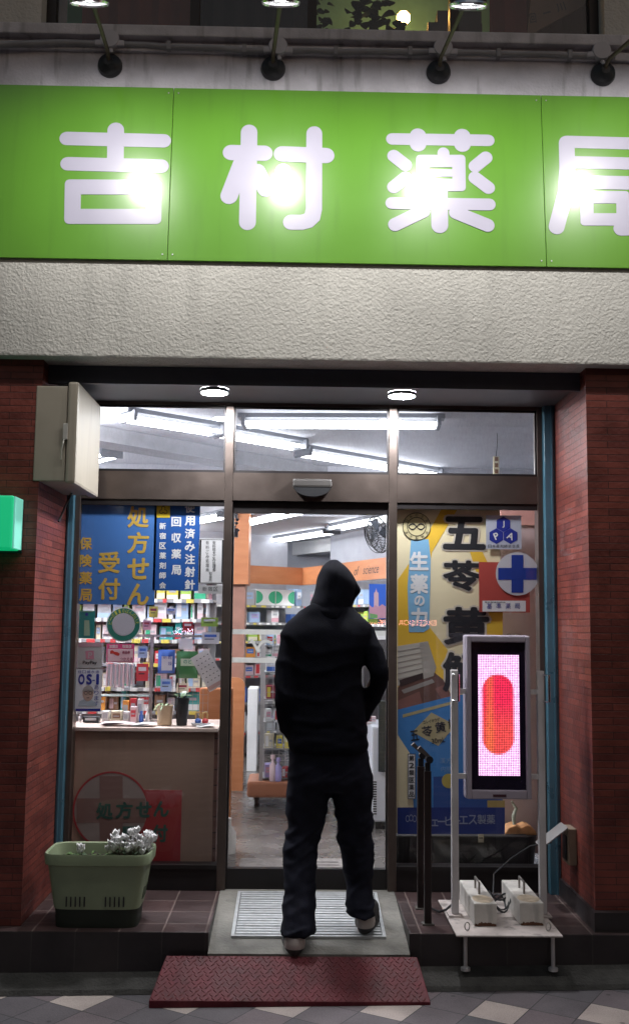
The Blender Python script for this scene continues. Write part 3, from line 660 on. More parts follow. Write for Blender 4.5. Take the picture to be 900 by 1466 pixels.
for i in range(n):
    y = yb+(ya-yb)*(i+.5)/n; w = abs(ya-yb)/n
    g_ = rnd.uniform(.30, .42); slab(mb, xa, xb, y-w*g_, y+w*(.74-g_), .003, .014)
o = mb.build('slats', alu, t)
mb = MB()
for x0, x1, y0, y1 in ((xa-.02, xa-.004, yb-.02, ya+.02), (xb+.004, xb+.02, yb-.02, ya+.02), (xa-.004, xb+.004, yb-.02, yb-.004), (xa-.004, xb+.004, ya+.004, ya+.02)): slab(mb, x0, x1, y0, y1, .0, .013)
mb.build('frame', alu, t)

# dark shutter posts
for (x, y, w, h, lb) in ((.650, -.585, .034, 1.015, 'nearer dark metal post standing on the step with a hinged cap'), (.650, -.315, .036, 1.00, 'farther dark metal post behind the nearer one beside the door')):
    t = thing('shutter_post', lb, 'post', (x, y, Z0), 'dark posts beside the entrance')
    mb = MB(); mb.box(x-w/2, x+w/2, y-w/2, y+w/2, Z0+.006, h-.06, b=.004); mb.build('shaft', pm('post_brown', (.026, .017, .017), .38, metal=.3, var=.2), t)
    mb = MB(); mb.box(x-w/2-.01, x+w/2+.012, y-w/2-.01, y+w/2+.01, Z0, Z0+.007); mb.build('base_plate', pm('post_base', (.12, .11, .10), .6, metal=.4), t)
    mb = MB(); mb.box(x-w/2+.004, x+w/2-.004, y-w/2+.004, y+w/2-.004, h-.06, h-.02, b=.004); mb.lathe((x+.008, y-.02, h-.005), [(.018, 0), (.018, .04)], 16, (0, 1, 0)); mb.build('hinge', black_me, t)
    mb = MB(); mb.extr([(x-.05, y-.012, h+.045), (x+.006, y-.012, h-.002), (x+.012, y-.012, h+.014), (x-.035, y-.012, h+.06)], (0, .025, 0)); mb.build('cap', pm('post_cap', (.10, .085, .08), .45, metal=.4), t)

# planter
PX0, PX1, PY0, PY1, PZ = -1.175, -.668, -.72, -.42, .575
t = thing('planter', 'pale green plastic trough planter on the tiled step', 'planter', ((PX0+PX1)/2, (PY0+PY1)/2, Z0))
gp = pm('green_plastic', (.235, .28, .175), .42, var=.1, vscale=6, bump=.06, bscale=160)
cx, cy, hx, hy = (PX0+PX1)/2, (PY0+PY1)/2, (PX1-PX0)/2, (PY1-PY0)/2
mb = MB(); pw = 6
mb.loft([(cx, cy, Z0+.085, hx*.80, hy*.78), (cx, cy, Z0+.11, hx*.82, hy*.80), (cx, cy, PZ-.055, hx*.93, hy*.93), (cx, cy, PZ-.05, hx*.985, hy*.985), (cx, cy, PZ-.012, hx, hy), (cx, cy, PZ, hx*.985, hy*.98), (cx, cy, PZ-.004, hx*.94, hy*.90), (cx, cy, PZ-.06, hx*.90, hy*.85), (cx, cy, PZ-.10, hx*.88, hy*.83)], 64, cap=False, pw=pw)
mb.build('tub', gp, t, smooth=True, sharp=50)
mb = MB()
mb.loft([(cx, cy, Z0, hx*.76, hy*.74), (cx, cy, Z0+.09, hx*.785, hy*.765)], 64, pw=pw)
mb.build('foot_tray', pm('green_plastic_shaded', (.012, .016, .010), .6), t, smooth=True)  # shadow at the planter's foot is put into this near-black colour
for k_ in (-1, 1):
    mb = MB()
    for i in range(5):
        x = cx+k_*hx*.36+(i-2)*.021; mb.box(x-.0028, x+.0028, cy-hy*.845, cy-hy*.80, Z0+.10, Z0+.145)
    mb.build('drain_slots', black_pl, t)
# side grip recess
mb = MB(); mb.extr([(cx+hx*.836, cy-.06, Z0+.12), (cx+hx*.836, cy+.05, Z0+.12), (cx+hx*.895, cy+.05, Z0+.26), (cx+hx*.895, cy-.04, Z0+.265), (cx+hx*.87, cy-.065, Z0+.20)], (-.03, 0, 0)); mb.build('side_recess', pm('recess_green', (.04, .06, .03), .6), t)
soil = MB(); nx, ny = 26, 14; vs = []; fs = []
for j in range(ny+1):
    for i in range(nx+1):
        x = cx+hx*.9*(2*i/nx-1); y = cy+hy*.85*(2*j/ny-1); vs.append((x, y, PZ-.055+.018*noise.noise((x*22, y*22, 3))))
for j in range(ny):
    for i in range(nx): a = j*(nx+1)+i; fs.append((a, a+1, a+nx+2, a+nx+1))
soil.add(vs, fs); soil.build('soil', pm('soil', (.022, .016, .012), .95, var=.4, bump=.8, bscale=60), t)

def leaf(mb, p, d, l, w, droop=.3, mi=0, up=None):
    """bent leaf of two rows of faces from point p along d"""
    d = Vector(d).normalized(); s = d.cross(Vector((0, 0, 1)));
    s = s.normalized() if s.length > .05 else Vector((1, 0, 0)); n_ = s.cross(d).normalized()
    pts = []; ww = [.15, .8, 1, .75, .05]
    for i, q in enumerate(ww):
        f = i/4; c = Vector(p)+d*l*f-Vector((0, 0, 1))*droop*l*f*f
        pts += [c-s*w*q+n_*.12*w*q, c, c+s*w*q+n_*.12*w*q]
    mb.add(pts, [(3*i+a, 3*i+a+1, 3*i+a+4, 3*i+a+3) for i in range(4) for a in (0, 1)], mi)
leaf_m = pm('cyclamen_leaf', (.05, .085, .04), .55, var=.4, vscale=40)
petal_m = pm('white_petal', (.90, .89, .90), .6, var=.06)
stem_m = pm('plant_stem', (.11, .08, .06), .6)
def cyclamen(x, y, z, n, spread, hmin, hmax, label):
    t = thing('cyclamen', label, 'flowering plant', (x, y, z-.02), 'white flowers in the green planter')
    lf = MB()
    for i in range(int(n*1.6)):
        a = rnd.uniform(0, 6.28); r = rnd.uniform(.01, spread)*.65; p = (x+r*math.cos(a), y+r*.5*math.sin(a), z+rnd.uniform(0, .03))
        leaf(lf, p, (math.cos(a), math.sin(a), rnd.uniform(.3, 1.2)), rnd.uniform(.03, .05), rnd.uniform(.014, .022), .6)
    lf.build('leaves', leaf_m, t, smooth=True, recalc=False)
    st = MB(); fl = MB()
    for i in range(n):
        a = rnd.uniform(0, 6.28); r = spread*rnd.random()**.5; h = rnd.uniform(hmin, hmax)*(1-.35*r/spread)
        top = Vector((x+r*math.cos(a), y+r*.5*math.sin(a), z+h)); st.tube([(x+r*.4*math.cos(a), y+r*.2*math.sin(a), z), (top.x, top.y, z+h*.7), top], .0018, 5)
        th0 = rnd.uniform(0, 6.28)
        for k_ in range(5):                                # swept-back petals
            th = th0+k_*1.257; leaf(fl, top+Vector((0, 0, -.004)), (math.cos(th)*.75, math.sin(th)*.75, 1), rnd.uniform(.024, .032), .0125, -.25)
    st.build('stems', stem_m, t); fl.build('flowers', petal_m, t, smooth=True, recalc=False)
p = aY(188, 1216, cy); cyclamen(p.x, cy+.0, PZ-.05, 60, .12, .05, .145, 'tall cluster of white cyclamen flowers at the right end of the green planter')
p = aY(116, 1218, cy); cyclamen(p.x, cy-.06, PZ-.04, 4, .02, .05, .075, 'small white cyclamen blooms at the left end of the green planter')
mb = MB()
for i in range(130):
    a = rnd.uniform(0, 6.28); x = cx+rnd.uniform(-.19, .16); y = cy+rnd.uniform(-.09, .09)
    leaf(mb, (x, y, PZ-.05), (math.cos(a), math.sin(a), rnd.uniform(.3, 1.5)), rnd.uniform(.02, .045), rnd.uniform(.006, .014), .5)
o = mb.build('ground_foliage', pm('weed_leaf', (.06, .11, .03), .6, var=.5, vscale=30), recalc=False, smooth=True); tag(o, 'low green foliage in the middle of the trough planter', 'plant')

# LED stand
wp = pm('white_painted_steel', (.50, .47, .48), .42, var=.12, vscale=8, bump=.1, stain=.3)
rust_plate = pm('rusty_plate', (.47, .41, .39), .55, var=.25, vscale=7, bump=.2, stain=.6)
t = thing('led_sign_stand', 'upright pharmacy display with glowing red capsule on a white wheeled pole stand', 'display stand', (1.01, -.50, .09))
SX0, SX1, SY0, SY1, SZ = .752, 1.242, -.815, -.215, .252
mb = MB(); mb.box(SX0, SX1, SY0, SY1, SZ-.008, SZ, b=.003); mb.build('base_plate', rust_plate, t)
for x, y in ((.800, -.77), (1.205, -.77), (.800, -.26), (1.205, -.26)):
    fl_ = .085 if y < -.7 else Z0
    mb = MB(); mb.lathe((x, y, fl_), [(.022, 0), (.022, .012), (.009, .018), (.009, SZ-.008-fl_)], 16); mb.build('leg', wp, t, smooth=True)
for x, xo in ((.795, .0), (1.226, .0)):
    mb = MB(); mb.box(x-.017, x+.017, -.517, -.483, SZ+.012, 1.44, b=.003); mb.build('pole', wp, t)
    mb = MB(); mb.box(x-.035, x+.035, -.54, -.46, SZ+.0005, SZ+.010); mb.lathe((x+.022, -.53, SZ+.01), [(.008, 0), (.008, .008)], 6); mb.build('pole_foot', rust_plate, t)
    s = 1 if x > 1 else -1
    mb = MB(); mb.tube([(x+s*.010, -.52, 1.42), (x+s*.010 + (.02 if s > 0 else .022), -.56, 1.42), (x+s*.010+(.02 if s > 0 else .022), -.56, 1.29), (x+s*.010, -.52, 1.29)], .0055, 8); mb.build('handle', chrome, t, smooth=True)
for x in (.812, 1.19):
    mb = MB(); c = Vector((x, -.75, SZ+.022)); mb.tube([c+Vector((.0, .012*math.cos(a), .016*math.sin(a))) if False else c+Vector((.012*math.cos(a), .004*math.cos(a), .018*math.sin(a))) for a in [2*math.pi*i/14 for i in range(14)]], .0028, 6, closed=True); mb.build('eye_bolt', pm('zinc', (.4, .38, .36), .4, metal=.8), t, smooth=True)
for z in (1.335, .92):
    for xa_, xb_ in ((.811, .851), (1.175, 1.210)): mb = MB(); mb.box(xa_, xb_, -.512, -.488, z-.012, z+.012); mb.build('bracket', wp, t)
LX0, LX1, LZ0, LZ1 = .850, 1.176, .808, 1.615
cab_m = pm('cabinet_grey', (.29, .26, .32), .4, var=.05)
mb = MB(); mb.box(LX0, LX1, -.50, -.42, LZ0, LZ1, b=.012)
cab = mb.build('cabinet', cab_m, t)
fm = .027; mb = MB()
for a in ((LX0+.004, LX0+fm, LZ0+.004, LZ1-.004), (LX1-fm, LX1-.004, LZ0+.004, LZ1-.004), (LX0+fm, LX1-fm, LZ0+.004, LZ0+fm+.02), (LX0+fm, LX1-fm, LZ1-fm-.008, LZ1-.004)): mb.box(a[0], a[1], -.525, -.5005, a[2], a[3], b=.006)
mb.build('bezel', pm('bezel_grey', (.34, .30, .36), .35, var=.06), cab)
mb = MB(); mb.box(LX0+fm+.0005, LX1-fm-.0005, -.506, -.501, LZ0+fm+.0205, LZ1-fm-.0085); mb.build('screen', pm('screen_dark', (.012, .008, .022), .2, var=.05), cab)
lx0, lz1 = G(683.5, 937, -.508); lx1, lz0 = G(744, 1111, -.508); w, h = lx1-lx0, lz1-lz0
mb = MB(); mb.box(lx0, lx1, -.5085, -.5065, lz0, lz1); o = mb.build('lamp_matrix', led_mat(w, h), cab)
# centre this mesh on its own origin so the lamp grid starts at its middle
cc = Vector(((lx0+lx1)/2, 0, (lz0+lz1)/2))-Vector(cab['_w'])
for v in o.data.vertices: v.co -= Vector((cc.x, 0, cc.z))
o.location = (cc.x, 0, cc.z)
mb = MB(); mb.box(LX0+.13, LX1-.13, -.5265, -.5255, LZ0+.016, LZ0+.028); mb.build('name_plate', pm('plate_maroon', (.06, .02, .03), .4), cab)

# ballast blocks on the base plate
def ballast(x, y0, y1, w, label):
    t = thing('ballast_block', label, 'weight', (x, (y0+y1)/2, SZ), 'white weights on the stand base')
    bm_ = pm('white_block', (.52, .49, .46), .5, var=.15, vscale=10, bump=.15, stain=.4); rust = pm('rust', (.11, .045, .025), .85, var=.4, vscale=40, bump=.4)
    mb = MB(); z1 = SZ+.105; mb.box(x-w/2, x+w/2, y0, y1, SZ+.001, z1, b=.006); mb.build('block', bm_, t)
    mb = MB(); n = 16; mb.prism([(x-w/2+.004, SZ+.0015)]+[(x-w/2+.004+(w-.008)*i/n, SZ+.010+.012*noise.noise((i*.7+x*9, 0, 2))+.008*math.sin(math.pi*i/n)) for i in range(n+1)]+[(x+w/2-.004, SZ+.0015)], y0-.0012, y0+.001); mb.build('rust_edge', rust, t)
    mb = MB(); nn = 16; yq = y0+.03
    mb.add([(x+w*.46*math.cos(2*math.pi*i/nn)*(1+.2*noise.noise((i, x, 0))), y0+.075+.07*math.sin(2*math.pi*i/nn)*(1+.25*noise.noise((i, x, 5))), z1+.0008) for i in range(nn)], [tuple(range(nn))]); mb.build('rust_stain', pm('rust_wash', (.43, .35, .26), .6, var=.3, vscale=30), t)
    ym = (y0+y1)/2; mb = MB(); mb.tube([(x, ym-.055, z1-.002), (x, ym-.055, z1+.055), (x, ym+.055, z1+.055), (x, ym+.055, z1-.002)], .0055, 8); mb.build('handle', pm('rod', (.35, .32, .30), .4, metal=.6), t, smooth=True)
ballast(.912, -.675, -.235, .108, 'white rust-edged ballast block, left one on the stand base')
ballast(1.135, -.66, -.225, .114, 'white rust-edged ballast block, right one on the stand base')
# cables
mb = MB()
mb.tube([(.70, -.36, Z0+.012), (.73, -.42, Z0+.012), (.76, -.44, SZ+.012), (.80, -.40, SZ+.03), (.84, -.3, SZ+.02)], .006, 8)
tag(mb.build('power_cable', black_pl, smooth=True), 'short black cable running over the left corner of the stand base', 'cable')
mb = MB()
for q in range(3):
    c = Vector((1.02+.01*q, -.33-.03*q, SZ+.012+.02*q)); mb.tube([c+Vector((.055*math.cos(a), .09*math.sin(a), .03*math.sin(a*2+q))) for a in [2*math.pi*i/20 for i in range(21)]], .005, 6)
mb.tube([(1.03, -.25, SZ+.02), (1.06, -.12, .36), (1.16, -.08, .43), (1.26, -.10, .50), (1.36, -.15, .53)], .0045, 6)
tag(mb.build('power_cable', black_pl, smooth=True), 'black power cable coiled between the ballast blocks and rising to the outlet', 'cable')
# outlet box with open flap on right reveal
t = thing('outlet_box', 'grey outlet box with its flap raised low on the right brick pier', 'outlet', (XR, -.30, .48))
og = pm('outlet_grey', (.22, .21, .21), .45, var=.1)
p = aY(803, 1215, -.30)
mb = MB(); mb.box(XR-.045, XR-.001, -.36, -.24, .46, .64, b=.004); mb.build('body', pm('outlet_beige', (.24, .19, .14), .5), t)
mb = MB(); mb.extr([(XR-.047, -.37, .642), (XR-.18, -.37, .545), (XR-.183, -.37, .549), (XR-.047, -.37, .650)], (0, .14, 0)); mb.build('flap', og, t)
mb = MB(); mb.box(XR-.05, XR-.046, -.34, -.26, .48, .60); mb.build('socket', black_pl, t)

# ================================================================== POSTERS ON THE GLASS (behind it)
YG = .044
def poster(name, label, cat, px0, py0, px1, py1, mat, Y=YG, group=None, t=.002, b=0):
    o = sheet(px0, py0, px1, py1, Y, name, mat, t=t, b=b); return tag(o, label, cat, group)
def prt(name, c, rough=.55): return pm(name, c, rough, var=.03, vscale=3)
blue1, blue2 = prt('poster_blue', (.07, .215, .56)), prt('poster_deep_blue', (.015, .10, .38))
gold = prt('print_gold', (.72, .48, .09)); pwhite = prt('print_white', (.86, .86, .86)); pblack = prt('print_black', (.02, .02, .025)); pyel = prt('print_yellow', (.75, .55, .03))
pgreen = prt('print_green', (.03, .22, .17)); pnavy = prt('print_navy', (.02, .035, .30)); pred = prt('print_red', (.62, .05, .04)); pgrey = prt('print_grey', (.45, .45, .47)); ppink = prt('print_pink', (.75, .08, .25))
YL = YG-.0012
o = poster('prescription_poster', 'blue poster with large gold writing hung at the left of the left window', 'poster', 109, 720, 221, 866, blue1)
lettering(column('処方せん', 198, 740, 851, 31)+column('受付', 156.5, 805, 843, 31)+column('保険薬局', 123, 778, 852, 18), YL, gold, o, off=.028)
o = poster('syringe_poster', 'deep blue poster with white writing and a yellow hazard square', 'poster', 222, 717, 284, 846, blue2)
lettering(column('使用済み注射針', 272, 727, 837, 14.5)+column('回収薬局', 252.5, 747, 816, 14)+column('新宿区薬剤師会', 233, 753, 838, 9.5), YL, pwhite, o, off=.03)
flat([(224.5, 720), (243.5, 720), (243.5, 741), (224.5, 741)], YL, 'hazard_square', pyel, o)
mb = MB(); c = aY(234, 731, YL-.0007)
for a in (90, 210, 330):
    q = c+Vector((.013*math.cos(R(a)), 0, .013*math.sin(R(a))))
    for i in range(14):
        a0, a1 = R(a-140+20*i), R(a-120+20*i); mb.add([(q.x+r_*math.cos(w), q.y, q.z+r_*math.sin(w)) for r_, w in ((.012, a0), (.012, a1), (.0085, a1), (.0085, a0))], [(0, 1, 2, 3)])
mb.build('hazard_symbol', pblack, o, recalc=False)
o = poster('waste_ticket_sticker', 'white upright sticker with black border and small vertical writing', 'sticker', 285, 771, 320, 836, pwhite, t=.001)
mb = MB()
for a in ((286, 772, 319, 773), (286, 834, 319, 835), (286, 773, 287, 834), (318, 773, 319, 834)):
    x0, z1 = G(a[0], a[1], YL); x1, z0 = G(a[2], a[3], YL); mb.box(x0, x1, YL, YL+.0006, z0, z1)
mb.build('border', pblack, o)
lettering(column('有料粗大ごみ処理券', 306.5, 777, 816, 5)+column('有料ごみ処理券', 297, 777, 816, 5)+column('取扱所', 301.5, 821, 831, 4.6), YL, pblack, o, off=.01)
o = poster('ward_sticker', 'narrow grey sticker with three small characters below the white one', 'sticker', 284, 838, 318, 850, prt('sticker_grey', (.55, .55, .55)), t=.001)
lettering([('新', 293, 843, 6, 6), ('宿', 301, 843, 6, 6), ('区', 309, 843, 6, 6)], YL, pblack, o, off=0)
o = poster('teal_sticker', 'small teal upright sticker with pale printed column', 'sticker', 114, 874, 135, 914, prt('sticker_teal', (.02, .26, .25)))
flat([(121, 888), (128, 888), (129, 910), (120.5, 910)], YL, 'print', prt('pale_mint', (.35, .52, .38)), o); disc(124.5, 879.5, 2.2, YL, 'dot', pnavy, o)
flat([(115, 875.2), (134, 875.2), (134, 876), (115, 876)], YL, 'line', prt('pale_mint', (.35, .52, .38)), o)
# round sticker
o = tag(disc(177, 894, 24.5, YG, 'round_sticker', pwhite, None, t=.001), 'round white sticker with a green and yellow lettered ring', 'sticker')
disc(177, 894, 23, YL, 'green_ring', pgreen, o, r2=16.2); disc(177, 894, 15.5, YL, 'centre', prt('pale_lilac', (.62, .62, .70)), o)
its = []
for i, c_ in enumerate('ピーポ110ばんのいえ'):
    a = R(172-164*i/10); its.append((c_, 177+19.6*math.cos(a), 894-19.6*math.sin(a), 2.6 if c_ in '10' else 4.8, 1.2 if c_ == 'ー' else 5.6, a-math.pi/2))
lettering(its, YL-.001, prt('ring_yellow', (.72, .70, .12)), o, off=.04)
# payment sticker
o = poster('payment_sticker', 'pale grey square sticker with a pink P mark and lettering below it', 'sticker', 112, 920, 146, 957, prt('sticker_silver', (.42, .42, .43)))
flat([(112.5, 920.5), (145.5, 920.5), (145.5, 926), (112.5, 926)], YL, 'pink_strip', prt('dull_pink', (.45, .28, .33)), o)
flat([(122.5, 932), (134.5, 931.5), (135, 943.5), (123.5, 944)], YL, 'mark', prt('mark_pink', (.52, .22, .30)), o)
lettering([('P', 129.5, 938, None, 8)], YL-.001, prt('sticker_silver', (.42, .42, .43)), o, name='mark_letter', off=.01); lettering([('PayPay', 129, 949, 20, 6)], YL, pblack, o)
# drink poster
o = poster('drink_poster', 'white poster with big blue OS-1 lettering and a bespectacled face', 'poster', 108, 958, 144.5, 1019, prt('poster_white', (.70, .72, .78)))
lettering([('O', 117, 972.5, 9, 15), ('S', 128, 972.5, 8, 15), ('-', 134.3, 974, 3.5, 1.6), ('1', 140, 972.5, 4, 15)], YL, pnavy, o, off=.045)
lettering([(c_, 114.5+6.3*i, 961.8, 5, 4.5) for i, c_ in enumerate('経口補水液')], YL, pnavy, o, off=.0); lettering(column('あります', 138.5, 984, 1007, 6), YL, pnavy, o, name='side_lettering', off=.02)
flat([(112, 1011), (114, 1004), (121, 1001), (130, 1001), (137, 1006), (139, 1011)], YL, 'shoulders', prt('print_shirt', (.42, .50, .58)), o)
mb = MB(); cx_, cz_ = G(126.5, 993, YL-.0008); k = K(YL); mb.prism([(cx_+7.6*k*math.cos(a), cz_+10.5*k*math.sin(a)) for a in [2*math.pi*i/24 for i in range(24)]], YL-.0008, YL); mb.build('face', prt('print_skin', (.50, .36, .31)), o)
mb = MB(); mb.prism([(cx_+8*k*math.cos(a), cz_+(2.6+8.6*math.sin(a))*k) for a in [math.pi*i/14 for i in range(15)]]+[(cx_-6.5*k, cz_+4*k), (cx_+6.5*k, cz_+4*k)][::-1], YL-.0014, YL-.0009); mb.build('hair', prt('print_hair', (.36, .34, .33)), o)
mb = MB()
for sx in (-3.3, 3.3):
    for i in range(10):
        a0, a1 = 2*math.pi*i/10, 2*math.pi*(i+1)/10; mb.add([(cx_+(sx+q*math.cos(w))*k, YL-.002, cz_+(1+q*.8*math.sin(w))*k) for q, w in ((2.9, a0), (2.9, a1), (2.1, a1), (2.1, a0))], [(0, 1, 2, 3)])
mb.prism([(cx_-2*k, cz_-5.4*k), (cx_+2*k, cz_-5.4*k), (cx_+1.6*k, cz_-6.2*k), (cx_-1.6*k, cz_-6.2*k)], YL-.002, YL-.0015); mb.build('spectacles', pblack, o, recalc=False)
flat([(108.5, 1014.5), (144, 1014.5), (144, 1018), (108.5, 1018)], YL, 'foot_strip', pnavy, o)
# pink shopping sticker
o = poster('voucher_sticker', 'pink and white landscape sticker with a red map blot', 'sticker', 153, 921.5, 192, 948.5, ppink)
flat([(154.5, 929), (190.5, 929), (190.5, 947), (154.5, 947)], YL, 'field', prt('pale_pink', (.80, .55, .62)), o)
flat([(158, 932), (161, 930.5), (164, 933), (168, 933.5), (172, 936), (170, 939), (166, 938), (162, 935.5), (158, 936)], YL-.0008, 'map', pred, o)
lettering([('商品券', 181, 934, 11, 4.5)], YL-.0008, prt('print_maroon', (.30, .02, .08)), o, off=.02); lettering([('つかえる', 181, 943.5, 18, 4.5)], YL-.0008, prt('print_maroon', (.30, .02, .08)), o, off=.02); lettering([('加盟店', 163, 925.4, 12, 4.5)], YL, pwhite, o, name='heading', off=.02); lettering([('取扱店', 182, 925.4, 13, 4.5)], YL, pwhite, o, name='heading', off=.02)

# ---- right window: banner inside, stickers on the glass
YB = .062
cream = prt('banner_cream', (.86, .76, .50)); ochre = prt('banner_ochre', (.84, .53, .05)); sky = prt('banner_sky', (.24, .50, .74)); bblue = prt('banner_blue', (.06, .25, .60))
x0, z1 = G(568, 724, YB); x1, z0 = G(719, 1194, YB)
bn = tag(sheet(568, 724, 719, 1194, YB, 'product_banner', cream, t=.003), 'tall yellow tonic banner with black brush characters hanging inside the right window', 'banner')
L1, L2, L3, L4 = YB-.0012, YB-.0024, YB-.0036, YB-.0048
flat([(632, 728), (655, 728), (618, 790), (600, 880), (640, 930), (640, 1060), (569, 1060), (569, 830), (600, 785)], L1, 'ochre_band', ochre, bn)
flat([(672, 790), (690, 790), (719, 850), (719, 1000), (690, 1020), (655, 960), (700, 880)], L1, 'ochre_wave', ochre, bn)
flat([(588, 772), (613, 772), (616, 800), (614, 900), (606, 905), (585, 905), (583, 840)], L2, 'sky_strip', sky, bn)
lettering([('生', 599.5, 803, 27, 27), ('薬', 599.5, 836, 26, 28), ('の', 600, 860, 15, 15), ('力', 599.5, 884, 24, 28)], L3, pwhite, bn, off=.04)
disc(596, 754, 20.5, L2, 'emblem_field', prt('emblem_cream', (.66, .58, .32)), bn); disc(596, 754, 20.5, L3, 'emblem_ring', pblack, bn, r2=19.5); disc(596, 754, 14, L3, 'emblem_inner_ring', pblack, bn, r2=13)
mb = MB(); k = K(L3)
for ph in (0, math.pi):
    P = [G(596+(-12+24*i/12), 754+4.2*math.sin(ph+math.pi*2*i/12), L3) for i in range(13)]
    for (a, b_), (c_, d_) in zip(P, P[1:]): mb.add([(a, L3-.0004, b_-.004), (c_, L3-.0004, d_-.004), (c_, L3-.0004, d_+.004), (a, L3-.0004, b_+.004)], [(0, 1, 2, 3)])
mb.build('emblem_wave', pblack, bn, recalc=False)
lettering([(c_, 596+16.6*math.cos(R(150-120*i/4)), 754-16.6*math.sin(R(150-120*i/4)), 4, 4, R(60-120*i/4)) for i, c_ in enumerate('日本の生薬')]+[(c_, 596+16.6*math.cos(R(210+120*i/4)), 754-16.6*math.sin(R(210+120*i/4)), 4, 4, R(-60+120*i/4)) for i, c_ in enumerate('漢方製剤会')], L3, pblack, bn, name='emblem_lettering', off=.0)
for off, mt, yy, nm in ((.075, prt('banner_halo', (.66, .60, .50)), L2, 'character_halo'), (.036, pblack, L3-.0006, 'character')):
    s_ = 1.10 if off > .05 else 1
    lettering([('五', 664, 763, 62*s_, 48*s_), ('苓', 661, 824, 56*s_, 44*s_), ('黄', 667, 896, 66*s_, 54*s_), ('解', 662, 962, 58*s_, 56*s_)], yy, mt, bn, name=nm, off=off)
# bottle
flat([(600, 921), (612, 918), (624, 955), (620, 968), (606, 972)], L3-.0008, 'cap_side', prt('cap_shadow', (.40, .37, .33)), bn)
flat([(569, 925), (612, 918), (624, 955), (620, 968), (569, 982)], L2, 'bottle_cap', prt('cap_white', (.55, .52, .46)), bn)
for i in range(6): flat([(569, 932+8*i), (615+i*1.6, 924+7*i), (615+i*1.6, 925+7*i), (569, 933.3+8*i)], L3, 'cap_ridge', prt('cap_line', (.36, .33, .30)), bn)
flat([(569, 985), (576, 972), (618, 960), (634, 973), (648, 1000), (648, 1012), (569, 1020)], L2-.0004, 'bottle_glass', prt('bottle_brown', (.15, .075, .06)), bn)
flat([(569, 1003), (600, 990), (606, 1016), (569, 1019)], L3, 'bottle_sheen', prt('bottle_red', (.26, .12, .10)), bn); flat([(622, 986), (636, 980), (646, 1000), (634, 1004)], L3, 'bottle_sheen', prt('bottle_red', (.26, .12, .10)), bn); flat([(571, 974), (618, 959), (622, 965), (573, 983)], L3-.0003, 'neck_ring', prt('bottle_dark', (.05, .03, .03)), bn)
flat([(574, 988), (618, 972), (622, 977), (578, 993)], L3, 'bottle_highlight', prt('bottle_glint', (.32, .30, .28)), bn)
flat([(569, 1016), (648, 996), (700, 990), (719, 985), (719, 1160), (592, 1160), (569, 1050)], L3-.0003, 'bottle_label', bblue, bn)
flat([(576, 1023), (646, 1004), (646, 1008.5), (576, 1027.5)], L4, 'label_stripe', prt('label_gold', (.48, .42, .22)), bn)
flat([(569, 1052), (586, 1078), (592, 1160), (569, 1160)], L4, 'label_edge', cream, bn)
flat([(617, 1020), (652, 1038), (627, 1068), (590, 1048)], L4, 'label_diamond', prt('label_tan', (.50, .43, .24)), bn)
lettering([('五', 593, 1053, 12, 14, .15), ('苓', 611, 1047, 15, 15, .15), ('黄', 630, 1041, 15, 15, .15), ('解', 647, 1036, 12, 14, .15), ('ゴレイオウゲ', 617, 1032, 24, 5, .2), ('30mL', 627, 1060, 19, 7, .15)], L4-.0012, pblack, bn, name='label_lettering', off=.02)
flat([(620, 1112), (719, 1108), (719, 1158), (620, 1158)], L4, 'label_foot', prt('label_navy', (.03, .09, .32)), bn)
disc(642, 1118, 10, L4-.0012, 'seal', prt('seal_gold', (.52, .42, .10)), bn)
lettering([('漢方薬', 642, 1089, 26, 8), ('内服液', 642, 1101, 22, 7)], L4-.0012, prt('label_pale', (.25, .40, .60)), bn, name='label_small_print', off=.0)
flat([(697, 1146), (722, 1146), (722, 1156), (697, 1156)], L4-.0012, 'gold_patch', prt('patch_gold', (.45, .33, .10)), bn)
flat([(568.5, 1156), (722, 1156), (722, 1194), (568.5, 1194)], L4-.002, 'foot_band', prt('banner_foot_blue', (.012, .035, .22)), bn)
lettering([('ジ', 608, 1176, 13, 14), ('ェ', 622, 1178, 9, 9), ('ー', 632, 1176, 12, 2), ('ピ', 642, 1175, 10, 13), ('ー', 653, 1175, 10, 2), ('エ', 663, 1174, 12, 11), ('ス', 676, 1173.5, 12, 13), ('製', 689, 1173, 12, 13), ('薬', 702, 1173, 12, 13)], L4-.0035, prt('foot_pale', (.32, .37, .50)), bn, name='maker_lettering', off=.01)
mb = MB()
for q in (-1, 0, 1):
    c = aY(588+q*5, 1171+abs(q)*1, L4-.0035); n = 14
    for i in range(n):
        a0, a1 = 2*math.pi*i/n, 2*math.pi*(i+1)/n; mb.add([(c.x+r_*.7*math.cos(w), c.y, c.z+r_*1.15*math.sin(w)) for r_, w in ((.016, a0), (.016, a1), (.012, a1), (.012, a0))], [(0, 1, 2, 3)])
mb.build('maker_emblem', prt('foot_pale', (.32, .37, .50)), bn, recalc=False)
mb = MB()
for px in (573, 645, 716):
    c = aY(px, 727, L4); mb.box(c.x-.012, c.x+.012, c.y, c.y+.004, c.z-.008, c.z+.014)
mb.build('clip', black_pl, bn)
# drug class label
o = poster('drug_class_label', 'narrow white label with vertical black characters on the banner window', 'label', 583, 1079, 594.5, 1144, pwhite, t=.001)
mb = MB()
for a in ((583, 1079, 594.5, 1079.9), (583, 1143.1, 594.5, 1144), (583, 1080, 583.9, 1143), (593.6, 1080, 594.5, 1143)):
    x0, z1 = G(a[0], a[1], YL); x1, z0 = G(a[2], a[3], YL); mb.box(x0, x1, YL, YL+.0006, z0, z1)
mb.build('border', pblack, o); lettering(column('第2類医薬品', 588.7, 1085.5, 1137.5, 7.6), YL, pblack, o, off=.02)
